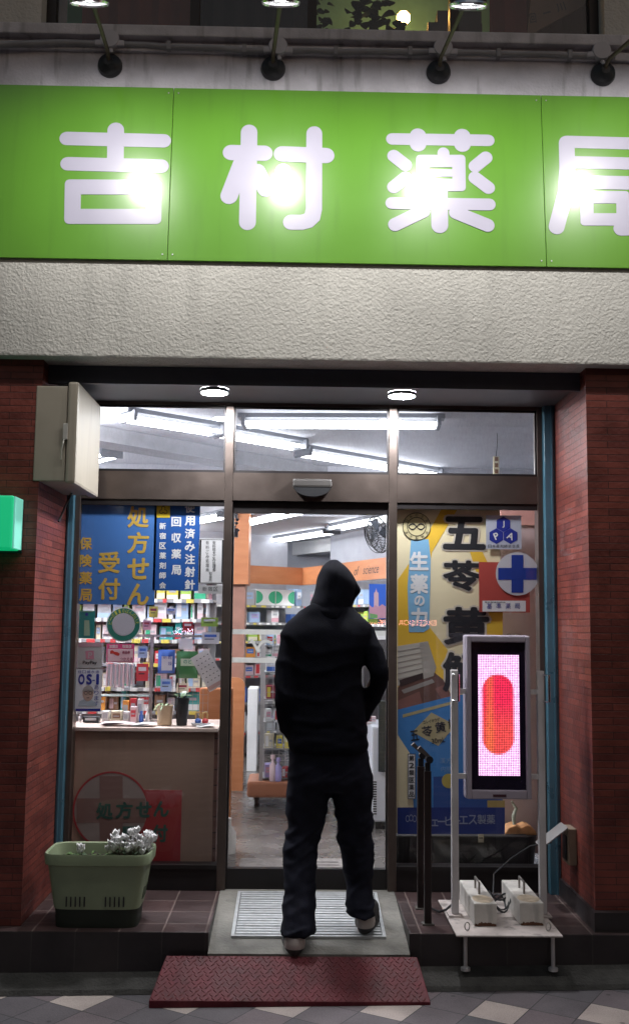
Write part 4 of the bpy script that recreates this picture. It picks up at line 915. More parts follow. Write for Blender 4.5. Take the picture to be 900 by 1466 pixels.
# JPA sticker
o = poster('association_sticker', 'square silver sticker with three blue hexagons', 'sticker', 695, 737.5, 746, 786.5, prt('sticker_ice', (.50, .53, .62)), t=.001)
def hexa(px, py, r): return [(px+r*math.cos(R(90+60*i)), py-r*math.sin(R(90+60*i))) for i in range(6)]
for px, py, ch in ((720, 750.5, 'J'), (709.8, 767.5, 'P'), (730.2, 767.5, 'A')):
    flat(hexa(px, py, 11.2), YL, 'hexagon', pnavy, o); lettering([(ch, px, py, None, 10, {'J': 0, 'P': .4, 'A': -.4}[ch])], YL-.001, pwhite, o, name='initial', off=.02)
lettering([(c_, 700.5+40*i/7, 782, 4.6, 4.8) for i, c_ in enumerate('日本薬剤師会会員')], YL, pblack, o, off=.0)
# red and white plate
o = poster('standard_pharmacy_plate', 'red plate with white lettered foot behind the blue cross disc', 'sign', 685, 804.5, 758, 877, prt('plate_red', (.48, .075, .06)), t=.003)
flat([(690, 860), (752, 860), (752, 875.5), (690, 875.5)], YL, 'white_foot', pwhite, o)
lettering([(c_, 700+13.3*i, 867.5, 7.5, 8) for i, c_ in enumerate('基準薬局')], YL-.001, pnavy, o, off=0)
lettering([('東京都薬剤師会', 708, 862.2, 30, 2.2)], YL-.001, pblack, o, name='small_lettering', off=0)
o = tag(disc(740, 821.5, 31, YG-.006, 'cross_disc', prt('disc_white', (.62, .62, .66)), None, t=.003), 'round white disc with a thick dark blue cross', 'sign')
flat([(731.5, 794.5), (748.5, 794.5), (748.5, 813), (767.5, 813), (767.5, 830), (748.5, 830), (748.5, 848.5), (731.5, 848.5), (731.5, 830), (712.5, 830), (712.5, 813), (731.5, 813)], YG-.0072, 'cross', prt('cross_blue', (.015, .05, .33)), o)
# pale board, plant and dark chest behind the right window
mb = MB(); x0, z1 = G(712, 722, .42); x1, z0 = G(782, 1222, .42); mb.box(x0, x1+.25, .42, .45, z0, z1+.1)
bb = tag(mb.build('back_board', pm('pinkish_board', (.52, .40, .40), .7, var=.06)), 'pinkish white board standing behind the yellow banner', 'board')
mb = MB(); x0, z1 = G(716, 718, .40); x1, z0 = G(771, 752, .40); mb.box(x0, x1, .40, .415, z0, z1+.06); tag(mb.build('pink_card', pm('salmon_card', (.62, .32, .28), .7)), 'salmon pink card at the top of the pale board', 'card')
mb = MB(); c = aY(733, 905, .34)
for i in range(36):
    a = rnd.uniform(0, 6.28); leaf(mb, (c.x, .34, c.z-.06), (math.cos(a), math.sin(a)*.4, rnd.uniform(.5, 1.6)), rnd.uniform(.12, .2), .004, .8)
tag(mb.build('grass_plant', pm('dry_grass', (.20, .17, .09), .6), recalc=False), 'thin bladed grassy plant above the display screen behind the glass', 'plant')
mb = MB(); x0, z1 = G(562, 1196, .16); x1, _ = G(756, 1196, .16); mb.box(x0, x1, .16, .5, ZF, z1, b=.008); tag(mb.build('black_chest', black_pl), 'low black chest behind the foot of the yellow banner', 'chest')
p = aY(742, 1190, .28); t = thing('driftwood_plant', 'orange driftwood with pale stem in a dark pot behind the stand pole', 'plant', (p.x, .28, p.z))
mb = MB(); rr = [(-.09, .0), (-.07, .03), (-.03, .045), (.0, .03), (.03, .045), (.06, .038), (.085, .01), (.09, -.01)]; mb.prism([(p.x+a, p.z+b_) for a, b_ in rr]+[(p.x-.09, p.z-.01)], .22, .34); mb.build('driftwood', pm('driftwood', (.50, .24, .10), .7, var=.35, vscale=20), t, bevel=.008)
mb = MB(); mb.tube([(p.x-.03, .25, p.z+.03), (p.x-.035, .25, p.z+.09), (p.x-.02, .25, p.z+.13), (p.x-.045, .25, p.z+.17)], [.010, .012, .010, .006], 8); mb.build('stem', pm('pale_stem', (.35, .36, .28), .6), t, smooth=True)
mb = MB(); mb.lathe((p.x, .28, p.z-.2), [(.08, 0), (.10, .19)], 20); mb.build('pot', black_pl, t, smooth=True)
o = poster('price_tag', 'tiny pale tag hanging below the blue foot of the banner', 'tag', 684, 1194, 692, 1206, prt('tag_white', (.55, .52, .44)), Y=.13)
flat([(685, 1199), (691, 1199), (691, 1200.5), (685, 1200.5)], .1288, 'tag_line', pblack, o)

# ---- board with red poster below the counter (left window)
Yc = .13
x0, z1 = G(104, 1046, Yc); x1, z0 = G(313, 1239, Yc)
ct = thing('shop_counter', 'window counter with brown front board and pale top', 'counter', ((x0+x1)/2, .3, ZF))
mb = MB(); mb.box(-1.26, -.445, Yc, Yc+.02, ZF, z1, b=.002); mb.build('front_board', pm('brown_board', (.30, .20, .15), .55, var=.08, vscale=4, stain=.12), ct)
mb = MB(); mb.box(-1.27, -.425, Yc-.025, .62, z1+.001, z1+.022, b=.004); mb.build('top', pm('pale_counter', (.62, .50, .44), .4, var=.06), ct)
mb = MB(); mb.box(-.444, -.425, Yc, .6, ZF, z1); mb.build('end_panel', brick_mat('stacked_wood', (.16, .075, .055, 1), (.11, .05, .04, 1), (.03, .015, .012, 1), .3, .085, .004, .6, bump=.5), ct)
YP = Yc-.004
o = poster('counter_poster', 'dim red sheet with dark green characters on the counter front board', 'poster', 200, 1131, 258, 1236, prt('dim_red', (.33, .03, .035)), Y=YP, t=.003)
o2 = tag(disc(159, 1160, 53, YP-.003, 'cross_roundel', prt('roundel_grey', (.27, .22, .20)), None, t=.002, n=64), 'large round roundel with a red rim and brown cross on the counter front', 'sign')
disc(159, 1160, 53, YP-.0042, 'rim', prt('dim_red', (.33, .03, .035)), o2, r2=50.5, n=64)
flat([(143, 1111), (176, 1111), (176, 1143), (208, 1143), (208, 1178), (176, 1178), (176, 1210), (143, 1210), (143, 1178), (110, 1178), (110, 1143), (143, 1143)], YP-.0042, 'cross', prt('roundel_brown', (.20, .115, .10)), o2)
lettering([('処', 150, 1161, 24, 23), ('方', 178, 1160, 24, 23), ('せ', 206, 1159, 22, 22)], YP-.0056, prt('dull_green', (.025, .085, .07)), o2, off=.04)
flat([(176, 1183), (199, 1183), (199, 1200), (186, 1207), (176, 1209)], YP-.0056, 'green_patch', prt('dull_green', (.025, .085, .07)), o2)
lettering([('ん', 231, 1158, 22, 22), ('付', 229, 1193, 22, 24)], YP-.0012, prt('dull_green', (.025, .085, .07)), o, off=.04)

# ================================================================== SHOP INTERIOR
tube_b = em('fluorescent_tube_inner', (.93, .97, 1), 15)
batten_m = pm('batten_grey', (.10, .105, .12), .6)
def fixture(pa, pb, z, label, tubes=2, gap=.13, mat=None):
    a, b_ = (aZ(*pa, z), aZ(*pb, z)) if mat is None else (Vector((*pa, z)), Vector((*pb, z))); c = (a+b_)/2; d = (b_-a).normalized(); s = Vector((-d.y, d.x, 0)); l = (b_-a).length
    ztop = 3.05 if z > 2.8 else 2.60
    t = thing('ceiling_fixture', label, 'ceiling light', (c.x, c.y, ztop), 'fluorescent ceiling lights')
    mb = MB(); mb.obox((c.x, c.y), d, l/2+.04, .06, ztop-.03, ztop-.001)
    for e in (a, b_): mb.obox((e.x, e.y), d, .012, gap/2+.03, z-.018, ztop-.02)
    mb.build('batten', batten_m, t)
    for k_ in range(tubes):
        q = s*gap*(k_-(tubes-1)/2); mb = MB(); mb.tube([(a+q+d*.02), (b_+q-d*.02)], .0125, 8, cap=False); mb.build('tube', mat or (tube_m if z > 2.8 else tube_b), t, smooth=True)
fixture((184, 600), (310, 620), 2.98, 'twin tube ceiling light slanting through the left transom')
fixture((318, 622), (428, 641), 2.98, 'twin tube ceiling light behind the left mullion')
fixture((434, 650), (622, 681), 2.98, 'twin tube ceiling light slanting low through the middle transom')
fixture((350, 608), (627, 609), 2.98, 'level twin tube ceiling light across the middle transom')
fixture((60, 678), (160, 652), 2.98, 'short ceiling light beside the beige cabinet in the left transom')
fixture((338, 752), (440, 730), 2.55, 'twin tube ceiling light at the top left of the doorway')
fixture((378, 777), (474, 762), 2.55, 'twin tube ceiling light farthest inside seen through the doorway')
fixture((480, 757), (575, 738), 2.55, 'twin tube ceiling light behind the black fan')
fixture((225, 757), (325, 738), 2.55, 'twin tube ceiling light above the white sticker in the left window')
tube_fill = em('fluorescent_tube_fill', (.93, .97, 1), 430)  # strong tubes for the added fill lights below
for fx_ in (-1.66, -2.2): fixture((fx_, .30), (fx_, 1.5), 2.98, 'added unseen twin tube light over the far left end of the window shelving' if fx_ < -2 else 'added unseen twin tube light at the left end of the window shelving', mat=tube_fill)  # added out of view to brighten the goods in the left window
for fx_, lb_ in ((-1.5, 'added twin tube fill light hidden behind the blue posters'), (1.25, 'added twin tube fill light hidden behind the yellow banner')): fixture((fx_, 3.6), (fx_, 4.8), 2.53, lb_, mat=tube_fill)  # added behind posters and banner to brighten the back shelves
# air conditioner box below the ceiling
a, b_ = aZ(424, 800, 2.42), aZ(575, 785, 2.42); d = (b_-a).normalized(); c = (a+b_)/2
mb = MB(); mb.obox((c.x, c.y+.25), d, (b_-a).length/2, .25, 2.45, 2.598); o = tag(mb.build('air_conditioner', white_pl, bevel=.008), 'white ceiling air conditioner box behind the hooded person', 'air conditioner')
mb = MB(); mb.obox((c.x, c.y+.25), d, (b_-a).length/2-.04, .20, 2.435, 2.449); mb.build('grille', pm('grille_grey', (.10, .10, .11), .6), o)

def gm_(n, c): return pm(n, c, .5, var=.04)
# shelving along the back: two runs meeting in a corner, orange fascia above
BC = (aZ(434, 838, 2.06)).to_2d(); BL = (aZ(352, 835, 2.06)).to_2d(); BL = BC+(BL-BC)*2.6; BR = aZ(556, 828, 2.06).to_2d(); BR = BC+(BR-BC)*1.75
def run(name, A, B_, label, shelves, mats, zt=2.06):
    d = (B_-A).normalized(); n_ = Vector((d.y, -d.x)); L_ = (B_-A).length; c = (A+B_)/2
    if n_.y > 0: n_ = -n_
    t = thing(name, label, 'shelves', (c.x, c.y, ZF))
    back = c-n_*.34
    mb = MB(); mb.obox(back, d, L_/2, .01, ZF, zt+.02); mb.build('back_panel', pm('shelf_back', (.42, .42, .44), .7), t)
    for z in shelves: mb = MB(); mb.obox(c-n_*.17, d, L_/2, .165, z-.02, z); mb.build('shelf', pm('shelf_grey', (.20, .195, .20), .5), t)
    mb = MB(); mb.obox(c+n_*.0, d, L_/2, .02, zt, zt+.185); mb.build('fascia', orange_w, t)
    for z in shelves:
        mb = MB(); mb.obox(c-n_*.003, d, L_/2, .0015, z-.026, z-.002, 0); q = -L_/2+.03
        while q < L_/2-.05: wq = rnd.uniform(.03, .06); mb.obox(c+d*(q+wq/2)-n_*.0005, d, wq/2, .0006, z-.024, z-.004, rnd.choice((1, 1, 2, 3))); q += wq+rnd.uniform(.02, .09)
        mb.build('price_rail', [gm_('rail_grey', (.30, .30, .31)), gm_('tag_paper', (.75, .75, .72)), gm_('tag_yellow', (.70, .58, .10)), gm_('tag_red', (.55, .06, .06))], t)
    mb = MB(); mb.obox(back-n_*.0, d, L_/2, .03, zt+.186, 2.60); mb.build('upper_board', white_wall, t)
    return t, d, n_, L_
sh = [.55, .85, 1.12, 1.30, 1.47, 1.66, 1.84]
tl, dl, nl, Ll = run('back_shelves', BL, BC, 'wall shelves with orange fascia on the left of the back corner', sh, None)
tr_, dr, nr, Lr = run('back_shelves', BC, BR, 'wall shelves with orange lettered fascia behind the hooded person', sh, None)
# writing on the right fascia
def text_on(A, d, n_, t_, s0, z, h, mat, parent, off=.01, shear=.0):
    vs, fs, asp = glyph(t_); w = h*asp; mb = MB(); n3 = Vector((n_.x, n_.y, 0)); d3 = Vector((d.x, d.y, 0))
    mb.add([Vector((A.x, A.y, 0))+d3*(s0+x*w+shear*y*h)+n3*.0225+Vector((0, 0, z+y*h)) for x, y in vs], fs); return mb.build('lettering', mat, parent, recalc=False)
def sR(px):
    r_ = ray(px, 818); a_, b_ = r_.x, r_.y; dx, dy = BC.x-CAM.x, BC.y-CAM.y
    return (a_*dy-b_*dx)/(dr.x*b_-dr.y*a_)
for t_, px_, h_ in (('of', 513, .085), ('science', 534, .075), ('ce', 497, .058)): text_on(BC, dr, nr, t_, sR(px_), 2.152, h_, pblack, tr_, shear=.35)

# goods
CLR = {'white': (.75, .75, .75), 'pale blue': (.38, .52, .72), 'blue': (.07, .16, .50), 'pink': (.68, .36, .42), 'pale pink': (.74, .56, .58), 'red': (.55, .05, .06), 'yellow': (.68, .58, .10), 'lime': (.36, .55, .10), 'green': (.05, .38, .20), 'teal': (.05, .36, .34), 'lilac': (.42, .36, .66), 'orange': (.70, .30, .06), 'brown': (.25, .14, .08), 'cream': (.70, .64, .48), 'grey': (.42, .43, .45), 'black': (.03, .03, .035), 'maroon': (.28, .04, .07)}
def gm(c): return pm('carton_'+c.replace(' ', '_'), CLR[c], .45, var=.05, spec=.4)
ORD = ['first', 'second', 'third', 'fourth', 'fifth', 'sixth', 'seventh', 'eighth', 'ninth', 'tenth', 'eleventh', 'twelfth', 'thirteenth', 'fourteenth', 'fifteenth', 'sixteenth']
def carton(c, d, hx, hy, z0, h, colr, col2, label, group, kind='carton', cat='box', style=0, col3='grey'):
    d = Vector((d[0], d[1])).normalized(); n_ = Vector((d.y, -d.x))
    if n_.y > 0: n_ = -n_
    mb = MB(); mb.obox(c, d, hx, hy, z0, z0+h, 0)
    f = Vector((c[0], c[1]))+n_*(hy+.0012)
    if style == 0: mb.obox(f+d*0, d, hx*.7, .0008, z0+h*.38, z0+h*.80, 1); mb.obox(f+n_*.0012, d, hx*.5, .0006, z0+h*.52, z0+h*.62, 2)
    elif style == 1: mb.obox(f-d*hx*.45, d, hx*.38, .0008, z0+h*.12, z0+h*.88, 1); mb.obox(f+d*hx*.4, d, hx*.32, .0008, z0+h*.45, z0+h*.6, 2)
    elif style == 2: mb.obox(f, d, hx*.98, .0008, z0+h*.05, z0+h*.35, 1); mb.obox(f, d, hx*.6, .0008, z0+h*.55, z0+h*.7, 2)
    o = mb.build(kind, [gm(colr), gm(col2), gm(col3)]); return tag(o, label, cat, group)
def fill(A, d, n_, s0, s1, z, hmax, pal, where, group, prints=('white', 'blue', 'red', 'yellow', 'green', 'pink', 'lilac', 'cream'), dep=.10, wmin=.05, wmax=.13, gap=.25, kinds=('carton',), front=.05):
    s = s0; i = 0
    while s < s1-wmin:
        w = min(rnd.uniform(wmin, wmax), s1-s); h = hmax*rnd.uniform(.6, .98)
        if rnd.random() > gap*.6:
            c = Vector((A.x, A.y))+d*(s+w/2)-n_*(front+dep/2+rnd.uniform(0, .03)); jt = rnd.uniform(-.10, .10); a_ = rnd.choice(pal); b_ = rnd.choice([q for q in prints if q != a_])
            carton(c, (d.x-jt*d.y, d.y+jt*d.x), w/2-.002-.05*abs(jt), dep/2, z+.001, h, a_, b_, f'{a_} carton with {b_} print, {ORD[min(i, 15)]} from left on {where}', group, style=rnd.choice((0, 1, 2))); i += 1
        s += w+(.01 if rnd.random() > gap else rnd.uniform(.01, .05))
NM = ['lowest', 'second', 'third', 'fourth', 'fifth', 'sixth', 'top']
sL = lambda px: (aZ(px, 838, 2.06).to_2d()-BL).dot(dl)
seen0 = (BC-BL).length*(1-1/2.6)-.05
pals = [['white', 'grey'], ['white', 'blue', 'grey'], ['white', 'pale pink', 'orange', 'cream'], ['orange', 'pale pink', 'white'], ['yellow', 'yellow', 'lime', 'green', 'pale blue'], ['pale blue', 'blue', 'pale pink', 'white', 'lilac'], ['white']]
for k_, z in enumerate(sh[:6]): fill(BL, dl, nl, seen0, Ll-.03, z, [.22, .18, .14, .12, .135, .14][k_], pals[k_], NM[k_]+' shelf of left back shelves', 'cartons on the back shelves', wmin=.07, wmax=.13)
def seat(s0, w, h, z, A, d, n_, cA, cB, lb, style=0, dep=.16): return carton(Vector((A.x, A.y))+d*(s0+w/2)-n_*(.04+dep/2), d, w/2-.003, dep/2, z+.001, h, cA, cB, lb, 'cartons on the back shelves', style=style)
s_ = seen0+.02
o = seat(s_, .17, .16, sh[6], BL, dl, nl, 'grey', 'pale blue', 'crumpled grey plastic pack at the left end of the top back shelf')
for i in range(2):
    o = seat(s_+.18+.245*i, .24, .165, sh[6], BL, dl, nl, 'white', 'white', ['white carton with green ovals, left of the pair on the top back shelf', 'white carton with green ovals, right of the pair on the top back shelf'][i], style=3)
    mb = MB(); d3, n3 = Vector((dl.x, dl.y, 0)), Vector((nl.x, nl.y, 0)); c = Vector((BL.x, BL.y, sh[6]+.084))+d3*(s_+.30+.245*i)+n3*(-.04+.0012)
    for sx in (-1, 1): mb.add([c+d3*sx*(.116-.082*math.cos(q))+Vector((0, 0, .066*math.sin(q))) for q in [math.pi*(-.5+j/12) for j in range(13)]], [tuple(range(13))])
    mb.build('green_oval', gm('green'), o, recalc=False)
seat(s_+.69, .07, .18, sh[6], BL, dl, nl, 'pale blue', 'white', 'slim pale blue carton beside the green oval cartons'); 
for k_, z in enumerate(sh): fill(BC, dr, nr, .05, min(Lr, 1.6), z, [.2, .18, .15, .13, .13, .13, .17][k_], [['white', 'grey'], ['white', 'maroon'], ['pale pink', 'white', 'maroon'], ['white', 'blue', 'cream'], ['pale blue', 'white', 'cream'], ['lime', 'yellow', 'lime', 'cream'], ['white', 'grey', 'pale blue']][k_], NM[k_]+' shelf of right back shelves', 'cartons on the back shelves', wmin=.09, wmax=.16)
# tower poster
YT = 3.0
o = poster('city_poster', 'blue city skyline poster with a pale tower right of the hood', 'poster', 528, 836, 556, 886, prt('night_blue', (.03, .12, .55)), Y=YT)
flat([(535, 886), (535, 849), (537, 847), (538.2, 842), (539.2, 847), (541.5, 849), (542, 886)], YT-.002, 'tower', prt('tower_pale', (.55, .38, .42)), o)
flat([(528.3, 885), (528.3, 866), (533, 870), (537, 866), (541, 869), (547, 865), (551, 868), (555.5, 866), (555.5, 885)], YT-.003, 'skyline', prt('skyline_pink', (.50, .26, .34)), o)
flat([(529, 885), (529, 878), (540, 880), (540, 885)], YT-.004, 'park', prt('park_green', (.12, .30, .10)), o)
# orange column box at left of doorway
a = aY(333, 836, 2.9); b_ = aY(356, 786, 2.9)
mb = MB(); mb.box(a.x-.07, b_.x, 2.9, 3.3, a.z, 2.599); tag(mb.build('orange_soffit_box', orange_w), 'orange boxed column head at the left edge of the doorway', 'column')
a2 = aY(350, 900, 2.95); mb = MB(); mb.box(a.x-.065, a2.x, 2.95, 3.25, ZF, a.z-.001); tag(mb.build('column', pm('copper_column', (.30, .15, .11), .45)), 'copper brown column below the orange box', 'column')
# desk end with rounded top, white panel
Yd = 2.82; a, b_ = aY(330, 1105, Yd), aY(350.5, 970, Yd); mb = MB(); r_ = .07
mb.prism([(a.x-.07, ZF+.0), (b_.x, ZF), (b_.x, b_.z-r_)]+[(b_.x-r_+r_*math.cos(R(90*i/6)), b_.z-r_+r_*math.sin(R(90*i/6))) for i in range(7)]+[(a.x-.07, b_.z)], Yd, Yd+.06); tag(mb.build('desk_end_panel', orange_w), 'orange wooden desk end with a rounded top corner', 'desk')
Yd = 3.9; a, b_ = aY(353, 1095, Yd), aY(366, 986, Yd); mb = MB(); mb.box(a.x, b_.x+.02, Yd, Yd+.4, ZF, b_.z, b=.008); tag(mb.build('white_cabinet', white_pl), 'narrow white cabinet between the orange desk and the rolling rack', 'cabinet')

# rolling rack
YR = 2.05; a, b_ = aY(353, 1143, YR), aY(441, 1118, YR); RX0, RX1 = a.x, a.x+.62; zb0, zb1 = ZF+.075, aY(360, 1119, YR).z
t = thing('rolling_rack', 'wire display rack on a wooden base with casters left of the person', 'display rack', ((RX0+RX1)/2, YR+.2, ZF))
mb = MB(); mb.box(RX0, RX1, YR, YR+.42, zb0, zb1, b=.02); mb.build('base', orange_w2, t)
for x, y in ((RX0+.07, YR+.07), (RX1-.07, YR+.07), (RX0+.07, YR+.35), (RX1-.07, YR+.35)):
    mb = MB(); mb.lathe((x-.014, y, ZF+.033), [(.033, 0), (.033, .028)], 18, (1, 0, 0)); mb.box(x-.02, x+.02, y-.012, y+.012, ZF+.055, zb0+.002); mb.build('caster', pm('caster_brown', (.05, .025, .02), .4), t, smooth=True)
zt = aY(368, 905, YR).z; pole = pm('rack_pole', (.45, .43, .42), .4, metal=.5)
for x, y in ((RX0+.10, YR+.05), (RX1-.06, YR+.05), (RX0+.10, YR+.37), (RX1-.06, YR+.37)):
    mb = MB(); mb.box(x-.014, x+.014, y-.014, y+.014, zb1, zt); mb.build('post', pole, t)
mb = MB()
for y in (YR+.05, YR+.37):
    x = RX0+.13
    while x < RX1-.08: mb.box(x-.0015, x+.0015, y-.0015, y+.0015, zb1, zt); x += .05
    z = zb1+.05
    while z < zt: mb.box(RX0+.11, RX1-.07, y-.003, y-.0016, z-.0015, z+.0015); z += .10
mb.build('wire_grid', pole, t)
rs = [zb1+.02, zb1+.235, zb1+.43, zb1+.60, zb1+.80, zb1+1.0]
for z in rs: mb = MB(); mb.box(RX0+.10, RX1-.06, YR+.056, YR+.36, z-.008, z-.001); mb.build('shelf', pm('rack_shelf', (.3, .3, .3), .5), t)
A = Vector((RX0+.12, YR+.06)); dX = Vector((1, 0)); nX = Vector((0, -1))
RP = [['red', 'maroon', 'lilac'], ['yellow', 'yellow', 'cream'], ['white', 'grey', 'white'], ['blue', 'blue', 'maroon'], ['white', 'pale blue', 'grey'], ['pale blue', 'white']]
for k_, z in enumerate(rs): fill(A, dX, nX, 0, .42, z, [.10, .13, .13, .13, .15, .13][k_], RP[k_], NM[k_ if k_ < 5 else 6]+' tier of rolling rack', 'cartons on the rolling rack', wmin=.05, wmax=.09, gap=.1, front=.01)
for i, (px, py, c_, h) in enumerate(((398, 1112, 'lilac', .17), (390, 1108, 'pale pink', .19), (409, 1080, 'white', .10))):
    p = aY(px, py, YR+.02); z = zb1+.001 if i < 2 else p.z
    if i == 2: continue
    mb = MB(); mb.lathe((p.x, YR+.03, zb1+.001), [(.024, 0), (.024, h*.62), (.010, h*.72), (.010, h*.84), (.018, h*.85), (.018, h), (.0, h)], 16); tag(mb.build('spray_bottle', gm(c_), smooth=True), ['lilac pump bottle on the wooden base of the rolling rack', 'pale pink pump bottle on the wooden base of the rolling rack'][i], 'bottle')

# cooler and dark cabinet at right of the person
YF = 1.30; a, b_ = aY(531, 1183, YF), aY(553, 1040, YF)
t = thing('cooler', 'white cooler cabinet with dark glass door right of the person', 'fridge', (a.x+.25, YF+.25, ZF))
mb = MB(); mb.box(a.x, a.x+.5, YF, YF+.5, ZF+.05, b_.z, b=.012); mb.build('body', pm('cooler_white', (.70, .72, .78), .35, var=.03), t)
mb = MB()
for x in (a.x+.05, a.x+.45): mb.box(x-.02, x+.02, YF+.03, YF+.07, ZF, ZF+.05)
mb.build('foot', black_pl, t)
mb = MB()
for i in range(14): z = ZF+.10+.016*i; mb.box(a.x+.012, a.x+.035, YF-.001, YF+.001, z, z+.008)
mb.build('vent', black_pl, t)
q = aY(541, 1105, YF-.02); q2 = aY(541, 1003, YF-.02)
mb = MB(); mb.box(q.x, q.x+.5, YF-.03, YF-.002, q.z, q2.z, b=.006); mb.build('glass_door', pm('dark_glass', (.03, .035, .04), .12), t)
YF = 2.4; a = aY(520, 1038, YF); mb = MB(); mb.box(a.x, a.x+.7, YF, YF+.4, ZF, aY(530, 915, YF).z, b=.01); o = tag(mb.build('dark_cabinet', pm('dark_grey_cabinet', (.08, .075, .08), .4)), 'dark grey cabinet with white top strip behind the right elbow', 'cabinet')
mb = MB(); z = aY(530, 915, YF).z; mb.box(a.x, a.x+.7, YF-.006, YF-.001, z-.002, z+.045); mb.build('top_strip', white_pl, o)
for i, (px, py, c_) in enumerate(((528, 1036, 'maroon'), (534, 1036, 'pale pink'), (524, 1010, 'maroon'))):
    p = aY(px, py, 1.5); carton((p.x, 1.5), (1, 0), .016, .03, p.z, .05, c_, 'white', f'{c_} carton on the cooler beside the right sleeve, {ORD[i]} of three', 'cartons on the cooler', style=2)

# fan
YFn = 1.2; c = aY(541, 765, YFn); t = thing('wall_fan', 'black caged fan under the ceiling at the top right of the doorway', 'fan', (c.x+.1, YFn+.1, c.z))
ax = Vector((-.85, -.45, -.25)).normalized(); mb = MB(); e1 = ax.cross(Vector((0, 0, 1))).normalized(); e2 = ax.cross(e1); rf = .125
for rr_, h in ((rf, 0), (rf*.97, .03), (rf*.97, -.035), (rf*.6, .055), (rf*.3, .065)):
    mb.tube([c+ax*h+(e1*math.cos(w)+e2*math.sin(w))*rr_ for w in [2*math.pi*i/28 for i in range(28)]], .003 if rr_ < rf else .006, 6, closed=True)
for i in range(30):
    w = 2*math.pi*i/30; u_ = e1*math.cos(w)+e2*math.sin(w); mb.tube([c+ax*.068+u_*.02, c+ax*.055+u_*rf*.6, c+ax*.0+u_*rf, c-ax*.05+u_*rf*.5], .0018, 4)
mb.build('cage', black_pl, t)
mb = MB()
for i in range(4):
    w = 2*math.pi*i/4; u_ = e1*math.cos(w)+e2*math.sin(w); v_ = ax.cross(u_)
    mb.add([c+u_*.02-v_*.012-ax*.006, c+u_*.02+v_*.012+ax*.006, c+u_*.10+v_*.05+ax*.014, c+u_*.11-v_*.02-ax*.014], [(0, 1, 2, 3)])
mb.build('blades', pm('fan_blade', (.06, .07, .09), .3), t, recalc=False)
mb = MB(); mb.lathe(c-ax*.04, [(.03, 0), (.05, -.03), (.05, -.11), (.03, -.14)], 18, ax); mb.build('motor', black_pl, t, smooth=True)
mb = MB(); mb.tube([c-ax*.12, c-ax*.15+Vector((.05, 0, .05)), c+Vector((.22, .1, .30))], .015, 8); mb.build('bracket', black_pl, t, smooth=True)
# hanging chime at the left top of the doorway
p = aY(338, 740, .5); mb = MB(); mb.tube([(p.x, .5, p.z+.1), (p.x, .5, p.z-.06)], .002, 5)
for i in range(7): mb.lathe((p.x+.012*math.sin(i*2.3), .5, p.z+.05-.022*i), [(0, -.011), (.010, -.005), (.012, .003), (0, .011)], 8)
mb.box(p.x-.014, p.x+.014, .49, .51, p.z-.125, p.z-.07); tag(mb.build('door_chime', black_me), 'dark hanging bell chime at the top left of the doorway', 'chime')
# power strip behind right transom
p = aY(710, 666, 1.6); t = tag(MB().box(p.x-.022, p.x+.022, 1.6, 1.62, p.z-.075, p.z+.065, b=.004).build('power_strip', pm('strip_cream', (.65, .58, .38), .4)), 'cream power strip hanging behind the right transom pane', 'power strip')
mb = MB()
for i in range(3): mb.box(p.x-.012, p.x+.012, 1.597, 1.6, p.z-.06+.045*i, p.z-.03+.045*i)
mb.build('sockets', pm('socket_brown', (.2, .09, .03), .5), t); mb = MB(); mb.tube([(p.x, 1.61, p.z+.065), (p.x+.01, 1.61, p.z+.15), (p.x+.01, 1.61, 3.05)], .003, 5); mb.build('cord', black_pl, t)
# interior mat
mb = MB(); mb.box(-.30, .46, .13, .42, ZF+.001, ZF+.012, b=.004); o = tag(mb.build('interior_mat', pm('mat_grey', (.33, .30, .28), .9, var=.2, vscale=30, bump=.6, bscale=150)), 'pale grey mat with dark bars just inside the door', 'mat')
mb = MB()
for i in range(3): mb.box(-.06, .26, .18+.07*i, .195+.07*i, ZF+.0125, ZF+.014)
mb.build('bars', pm('mat_bar', (.14, .12, .12), .8), o)
p = aY(326, 1195, .6); mb = MB(); mb.lathe((p.x, .6, ZF), [(.05, 0), (.05, .12), (.02, .16), (.022, .20), (.0, .21)], 16); tag(mb.build('sanitizer_bottle', pm('bottle_white', (.6, .58, .55), .4), smooth=True), 'white bottle on the floor at the left door jamb', 'bottle')

# ---- left window display: gondola behind, counter in front
YW = 1.25; gx0, gx1 = -2.0, -.56
t = thing('display_shelving', 'grey display shelving full of pastel packets behind the left window', 'shelves', ((gx0+gx1)/2, YW, ZF))
mb = MB(); mb.box(gx0, gx1, YW+.30, YW+.32, ZF, 2.05); mb.build('back_panel', pm('shelf_back', (.42, .42, .44), .7), t)
gz_ = [aY(220, 1018, YW).z, aY(220, 985, YW).z, aY(220, 950, YW).z, aY(220, 916, YW).z, aY(220, 886, YW).z, aY(220, 858, YW).z, aY(220, 826, YW).z]
for z in gz_:
    mb = MB(); mb.box(gx0, gx1, YW, YW+.299, z-.012, z); mb.build('shelf', pm('shelf_pale', (.50, .47, .46), .5), t)
    mb = MB(); mb.box(gx0, gx1, YW-.003, YW-.001, z-.020, z+.002, 0); q = gx0+.02
    while q < gx1-.06: wq = rnd.uniform(.025, .06); mb.box(q, q+wq, YW-.0055, YW-.0035, z-.022, z+.006*rnd.random(), rnd.choice((1, 1, 1, 2, 3))); q += wq+rnd.uniform(.005, .05)
    mb.build('price_rail', [gm_('rail_grey', (.30, .30, .31)), gm_('tag_paper', (.75, .75, .72)), gm_('tag_yellow', (.70, .58, .10)), gm_('tag_red', (.55, .06, .06))], t)
PALE = ('white', 'pale pink', 'pale blue', 'cream', 'grey', 'white', 'green', 'red')
